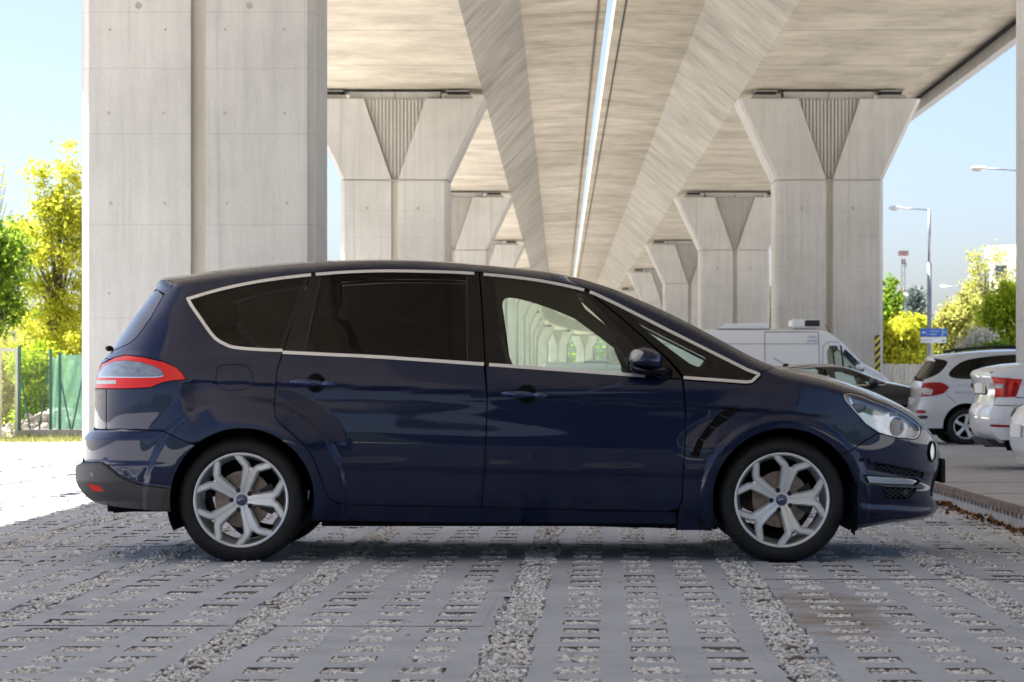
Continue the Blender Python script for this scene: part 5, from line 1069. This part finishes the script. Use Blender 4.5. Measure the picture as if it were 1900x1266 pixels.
ptree('bush','bright yellow green bush behind the open mesh bay of the left fence','bush',72,59,[(70,735,45,50),(85,690,40,50),(55,680,40,40),(60,770,40,30)],7500,.05,'lf_brt',tr=.04,group=BG,nclump=80,cr=.2,limbs=False,shell=.2)
ptree('bush','pale olive bush behind the green screened bays of the left fence','bush',135,61,[(130,690,50,70),(140,760,50,40),(160,640,40,50)],7000,.05,'lf_yel',tr=.04,group=BG,nclump=80,cr=.22,limbs=False,shell=.2)
ptree('bush','dull bush in the far ground between gate and tree on the left','bush',30,90,[(-40,690,70,60),(40,680,70,60),(120,700,80,60),(180,690,70,60),(60,620,90,60)],9000,.085,'lf_oli',tr=.05,group=BG,nclump=150,cr=.4,limbs=False,shell=.1)
RG='trees behind the fence on the right'
ptree('poplar_tree','upright mid green tree left of the telecom mast','tree',1652,150,[(1652,575,26,60),(1640,600,30,50),(1664,600,22,40)],7000,.12,'lf_grn',tr=.18,group=RG,nclump=110,cr=.45,shell=.15)
ptree('blue_spruce','grey blue spruce right of the telecom mast','tree',1700,135,[(1700,548,7,14),(1700,566,13,14),(1698,585,20,16),(1700,606,28,20)],6000,.11,'lf_spr',tr=.15,group=RG,nclump=110,cr=.3,shell=.3)
ptree('round_tree','broad yellow green tree just right of the right row pier, above the pale fence','tree',1680,124,[(1672,640,44,56),(1700,650,32,60),(1648,650,30,60),(1690,610,28,28)],13000,.105,'lf_yel',tr=.14,group=RG,nclump=150,cr=.34,shell=.3)
ptree('golden_tree','golden yellow tree behind the blue direction sign','tree',1760,128,[(1762,620,34,60),(1735,640,30,50),(1790,600,36,60),(1745,600,18,30)],11000,.105,'lf_gold',tr=.14,group=RG,nclump=140,cr=.34,shell=.25)
ptree('airy_tree','tall sparse ochre tree in front of the white apartment block','tree',1820,132,[(1825,570,50,55),(1805,535,28,36),(1848,470,22,22),(1812,490,22,26),(1860,540,40,60)],3600,.09,'lf_gold',tr=.14,group=RG,nclump=150,cr=.34,shell=.15)
ptree('green_tree','fresh bright green tree beside the right edge pier','tree',1862,88,[(1855,600,34,60),(1880,570,36,50),(1838,580,22,26),(1900,620,40,60),(1850,640,30,30)],11000,.07,'lf_brt',tr=.14,group=RG,nclump=140,cr=.3,shell=.3)
ptree('blossom_bush','white blossoming bush above the silver car roof','bush',1822,84,[(1822,632,26,26),(1800,648,24,20),(1840,650,20,20)],5000,.05,'lf_blos',tr=.05,group=RG,nclump=80,cr=.2,limbs=False,shell=.3)
ptree('dark_shrub','dark green shrub under the blossoming bush','bush',1810,82,[(1805,665,40,20),(1850,660,40,26),(1780,675,30,20)],4500,.055,'lf_grn',tr=.05,group=RG,nclump=70,cr=.22,limbs=False,shell=.2)
ptree('slope_tree','yellow green tree glimpsed in the slit between two right row piers','tree',1424,150,[(1424,590,16,60),(1424,640,22,50)],4000,.12,'lf_yel',tr=.16,group=RG,nclump=60,cr=.45,shell=.2)
# far woodland closing the view, one mass on each side
def wood(x0,x1,y,h,n):
    P_=np.stack([rng.uniform(x0,x1,n),rng.uniform(y-14,y+14,n),np.zeros(n)],1); hh=h*(.72+.18*np.sin(P_[:,0]*.21)+.12*np.sin(P_[:,0]*.57+2)); P_[:,2]=zg(y)+hh*rng.uniform(0,1,n)**.8; v,f=leaves(n,P_[:,0],P_[:,1],P_[:,2],.42); return v,f
v1,f1=wood(-110,-22,215,5.5,7000); v2_,f2=wood(24,120,240,6.5,7000)
tag(mk('distant_woodland',np.vstack([v1,v2_]),np.vstack([f1,f2+len(v1)]),'lf_oli'),kind='stuff')
v1,f1=wood(-60,150,660,15,5000); tag(mk('distant_woodland',v1,f1,'lf_grn'),kind='stuff')
xs2=np.linspace(-160,160,60); ys2=np.linspace(-56,-92,14); V=np.array([(x,y,-.1+(7.5+1.2*math.sin(x*.11)+.6*math.sin(x*.37))*float(sst(-56,-78,y))) for y in ys2 for x in xs2]); Fq=np.array([(j_*60+i_,j_*60+i_+1,(j_+1)*60+i_+1,(j_+1)*60+i_) for j_ in range(13) for i_ in range(59)])
tag(mk('added_reflection_bank',V,Fq,'bank',None,True),kind='structure')  # unseen bank behind the camera, added to give the car paint a dark reflection
# ---------------------------------------------------------------- left fence
FD=52.0; fz=-.02; s_=FD/F
def fx(u): return (u-VX)*s_
def fzz(v): return CH-(v-HY)*s_
mb=MB(); mb.box(fx(40),fx(175),FD-.02,FD+.22,zg(FD)-.1,fzz(797)); mb.box(fx(38),fx(52),FD-.12,FD-.021,zg(FD)-.1,fzz(800)); tag(mb.build('low_wall','lowwall'),'low weathered concrete wall carrying the green fence on the left','low wall')
def post(m,u,v0,v1,r=.03,y=FD+.05): m.tube([(fx(u),y,fzz(v1)),(fx(u),y,fzz(v0))],r,8)
fe=empty('mesh_fence',(fx(110),FD+.05,fzz(797)),'green mesh fence on the low wall, its right bays covered by green screening cloth','fence')
for u,v0 in ((93,648),(110,655),(155,660),(176,655)):
    m=MB(); post(m,u,v0,797,.032); m.build('post','gposts',fe)
for (u0,v0,u1,v1) in ((41,712,56,797),(88,690,73,797),(113,708,131,797),(152,705,134,797)):
    m=MB(); m.tube([(fx(u0),FD+.02,fzz(v0)),(fx(u1),FD-.0,fzz(v1))],.018,6); m.build('brace','gposts',fe)
m=MB()
for u in np.arange(38,93,2.6): m.tube([(fx(u),FD+.06,fzz(797)),(fx(u),FD+.06,fzz(650))],.0028,4,0,False)
for v in np.arange(652,797,5.2): m.tube([(fx(37),FD+.063,fzz(v)),(fx(93),FD+.063,fzz(v))],.0028,4,0,False)
m.build('wire_mesh','gposts',fe)
def cloth(u0,u1,v0,v1,y):
    nu,nv=16,30; V=[];Fs=[]
    for j in range(nv+1):
        for i in range(nu+1):
            u=u0+(u1-u0)*i/nu; v=v0+(v1-v0)*j/nv; V.append((fx(u)+.0,y+.006*math.sin(i*.7+j*.2),fzz(v)-.03*math.sin(math.pi*i/nu)*(1-j/nv)))
    for j in range(nv):
        for i in range(nu): a=j*(nu+1)+i; Fs.append((a,a+1,a+nu+2,a+nu+1))
    return mk('screen_cloth',V,Fs,'screen',fe,True)
cloth(94,111,660,796,FD+.09); cloth(112,154.5,656,735,FD+.09); cloth(112,154.5,733,796,FD+.10); cloth(155.5,176,657,797,FD+.09)
ga=empty('steel_gate',(fx(0),FD-.05,zg(FD)),'beige steel framed mesh gate at the left edge of the photo','gate')
m=MB(); m.box(fx(-70),fx(34),FD-.08,FD-.03,fzz(653),fzz(646)); m.box(fx(-70),fx(34),FD-.08,FD-.03,fzz(816),fzz(812)); m.box(fx(29.5),fx(34.5),FD-.085,FD-.025,fzz(818),fzz(646.5)); m.box(fx(1.5),fx(4),FD-.08,FD-.04,fzz(812),fzz(653)); m.build('gate_frame','gate',ga)
m=MB(); post(m,37,642,820,.035,FD-.05); m.build('gate_post','gposts',ga)
m=MB()
for u in np.arange(-60,30,2.6): m.tube([(fx(u),FD-.05,fzz(812)),(fx(u),FD-.05,fzz(653))],.0026,4,0,False)
for v in np.arange(656,812,5.2): m.tube([(fx(-68),FD-.047,fzz(v)),(fx(30),FD-.047,fzz(v))],.0026,4,0,False)
m.build('wire_mesh','gate',ga)
# rubble heap, stones behind the fence
n=300; x=rng.normal(fx(75),.5,n); y=rng.normal(FD+2.2,.6,n); h=.30*np.exp(-((x-fx(70))/.5)**2)+.28; z=zg(FD)+h*rng.uniform(0,1,n); sv,sf2_=stones(np.stack([x,y,z],1),rng.uniform(.04,.12,n),.8); tag(mk('rubble',sv,sf2_,'stone'),kind='stuff')
m=MB(); m.prism([(fx(38),zg(FD)),(fx(58),zg(FD)),(fx(56),fzz(797)),(fx(40),fzz(799))],'y',FD-.35,FD-.14); tag(m.build('concrete_block','stone'),'small concrete block at the foot of the gate post on the left','block')
# grass verge before the wall
n=8000; gx=rng.uniform(fx(-60),fx(178),n); gy=FD-.15-np.abs(rng.normal(0,.9,n)); hgt=rng.uniform(.02,.10,n)*np.where(rng.random(n)<.1,1.8,1); a=rng.uniform(0,6.28,n); dx=np.cos(a)*.012; dy=np.sin(a)*.012; gz=np.array([zg(t)-.03 for t in gy]); lean=rng.normal(0,.04,(n,2))
v=np.stack([np.stack([gx-dx,gy-dy,gz],1),np.stack([gx+dx,gy+dy,gz],1),np.stack([gx+lean[:,0]+dx*.2,gy+lean[:,1],gz+hgt],1),np.stack([gx+lean[:,0]-dx*.2,gy+lean[:,1],gz+hgt],1)],1).reshape(-1,3); tag(mk('grass',v,np.arange(4*n).reshape(-1,4),'grass'),kind='stuff')
# ---------------------------------------------------------------- right: fence, lamps, sign, mast, block
RD_=112.0
bf=empty('board_fence',(((1690-VX)*RD_/F),RD_,zg(RD_)),'pale weathered board fence far behind the black saloon on the right','fence')
m=MB(); x=(1560-VX)*RD_/F
while x<(1830-VX)*RD_/F: w_=.155+random.uniform(-.01,.01); m.box(x,x+w_,RD_+random.uniform(0,.03),RD_+.045+random.uniform(0,.01),zg(RD_)-.05,1.62+random.uniform(-.03,.03)); x+=w_+.016
m.build('boards','board',bf); m=MB(); x=(1560-VX)*RD_/F
while x<(1830-VX)*RD_/F: m.box(x,x+.09,RD_-.05,RD_-.005,zg(RD_)-.05,1.66); x+=1.7
m.build('post','board',bf)
def lamp(x,y,label):
    h=7.70; z=zg(y)-.05; t=empty('street_lamp',(x,y,z),label,'street lamp','grey street lamps along the road')
    m=MB(); m.tube([(x,y,z),(x,y,z+1.6),(x,y,5.55)],[.105,.10,.085],12); m.tube([(x,y,5.5),(x,y,h)],[.062,.055],12); m.build('pole','galv',t,True)
    m=MB(); m.tube([(x,y,h-.05),(x-.6,y,h+.005),(x-1.05,y,h+.03)],.028,8); m.build('arm','galv',t,True)
    m=MB(); m.ell((x-1.32,y,h+.045),(.30,.12,.075),20,10); o=m.build('lamp_head','head',t,True); m=MB(); m.ell((x-1.36,y,h-.0),(.22,.10,.07),18,8); m.build('lamp_cover','wlens',o,True); return t
la=lamp((1724.5-VX)*105/F,105,'street lamp carrying the blue direction sign on its pole')
for x,y,l in ((15.05,87,'nearest street lamp, only its head and arm showing beside the right edge pier'),(28.6,189,'distant street lamp with its head against the ochre tree'),(28.3,207,'farthest street lamp, its head just right of the telecom mast')):
    c=copy_tree(la); c.location=(x,y,zg(y)-.05); c['label']=l
sy=104.86; k=sy/F; sg=empty('direction_sign',((1731-VX)*k,sy,CH-(624-HY)*k),'blue and white direction sign on a street lamp pole at right','sign')
def sp_(u,v): return ((u-VX)*k,CH-(v-HY)*k)
def pl(name,u0,u1,v0,v1,mat):
    a=sp_(u0,v1); b=sp_(u1,v0); m=MB(); m.rbox(a[0],b[0],sy-.02,sy+.0,a[1],b[1],.004); o=m.build(name,mat,sg); return o
b1=pl('sign_panel',1708,1757,609.8,625,'blue'); b2=pl('sign_panel',1708,1756,626,636.5,'signw')
m=MB(); a=sp_(1748,624.5); b=sp_(1749,610.3); m.box(a[0],b[0],sy-.024,sy-.021,a[1],b[1]); 
arrow=[(1710,617),(1713.5,614.6),(1713.5,616.1),(1717,616.1),(1717,617.9),(1713.5,617.9),(1713.5,619.4)]; m.prism([sp_(*p) for p in arrow],'y',sy-.024,sy-.021); m.build('arrow','signw',b1)
m=MB(); arrow=[(1753.5,632.3),(1750.5,630),(1750.5,631.5),(1747.5,631.5),(1747.5,633.1),(1750.5,633.1),(1750.5,634.6)]; m.prism([sp_(*p) for p in arrow],'y',sy-.024,sy-.021); m.build('arrow','ink',b2)
def stx(s,u,v,size,mat,par): q=sp_(u,v); text('lettering',s,size,(q[0],sy-.022,q[1]),mat,par)
stx('I',1719,616,.075,'signw',b1); stx('N',1718.3,621.6,.075,'signw',b1); stx('HOVEZDNY',1725,616,.075,'signw',b1); stx('SUDNY',1725,621.6,.085,'signw',b1); stx('R4',1750,618.5,.10,'signw',b1); stx('CENTRUM',1709.5,633,.085,'ink',b2)
# telecom mast
ty=300.; tk=ty/F; tx=(1676-VX)*tk; tm=empty('telecom_mast',(tx,ty,-.7),'slim red and white telecom mast on the horizon at right','mast')
M['mred']=pm("mast_red",(.22,.045,.04),.6); M['mwht']=pm("mast_grey",(.20,.20,.21),.6)
m=MB(); z=-.7; top=CH-(480-HY)*tk; i=0
while z<top:
    z1=min(z+1.0,top)
    for a,b in ((-.18,-.18),(.18,-.18),(.18,.18),(-.18,.18)): m.box(tx+a-.03,tx+a+.03,ty+b-.03,ty+b+.03,z,z1,i//3%2)
    m.tube([(tx-.18,ty-.18,z),(tx+.18,ty-.18,z1)],.02,4,i//3%2,False); m.tube([(tx+.18,ty-.18,z),(tx-.18,ty-.18,z1)],.02,4,i//3%2,False); z=z1; i+=1
m.build('lattice',['mwht','mred'],tm)
m=MB(); zt=CH-(466-HY)*tk; zb=CH-(475-HY)*tk
for a in np.linspace(-.5,.5,6):
    for b in (-.5,.5): m.box(tx+a-.03,tx+a+.03,ty+b-.03,ty+b+.03,zb,zt)
for zz in (zb,(zt+zb)/2,zt-.05): m.box(tx-.53,tx+.53,ty-.53,ty+.53,zz,zz+.05)
m.build('platform','mred',tm); m=MB()
for a,zz in ((-.2,487),(.25,492),(-.05,487)): m.box(tx+a-.1,tx+a+.1,ty-.35,ty-.2,CH-(zz+4-HY)*tk,CH-(zz-4-HY)*tk)
m.box(tx-.25,tx+.25,ty-.2,ty+.2,CH-(491-HY)*tk,CH-(484-HY)*tk); m.build('antenna','mwht',tm)
# white apartment block
hy=215.; hk=hy/F; hb=empty('apartment_block',((1870-VX)*hk,hy,-.7),'white apartment block showing above the trees at right','building')
hx=(1836-VX)*hk; m=MB(); z1=CH-(480-HY)*hk; m.prism([(hx,hy),(hx+12,hy-14),(hx+26,hy-2),(hx+14,hy+12)],'z',-.7,z1); m.build('wall','house',hb)
m=MB(); m.prism([(hx-.4,hy),(hx+12,hy-14.5),(hx+26.5,hy-2),(hx+14,hy+12.5)],'z',z1+.02,z1+1.0); m.build('roof','house',hb)
d=Vector((12,-14,0)).normalized(); nrm=Vector((-14,-12,0)).normalized()
for fl in range(3):
    for i in range(7):
        c=Vector((hx,hy,0))+d*(1.2+2.5*i)+nrm*.03; zz=z1-1.9-2.8*fl; a=c-d*.6; b=c+d*.6; m=MB(); m.add([(a.x,a.y,zz),(b.x,b.y,zz),(b.x,b.y,zz+1.3),(a.x,a.y,zz+1.3),(a.x-nrm.x*.06,a.y-nrm.y*.06,zz),(b.x-nrm.x*.06,b.y-nrm.y*.06,zz),(b.x-nrm.x*.06,b.y-nrm.y*.06,zz+1.3),(a.x-nrm.x*.06,a.y-nrm.y*.06,zz+1.3)],[(0,1,2,3),(0,4,5,1),(1,5,6,2),(2,6,7,3),(3,7,4,0)]); m.build('window','win',hb)
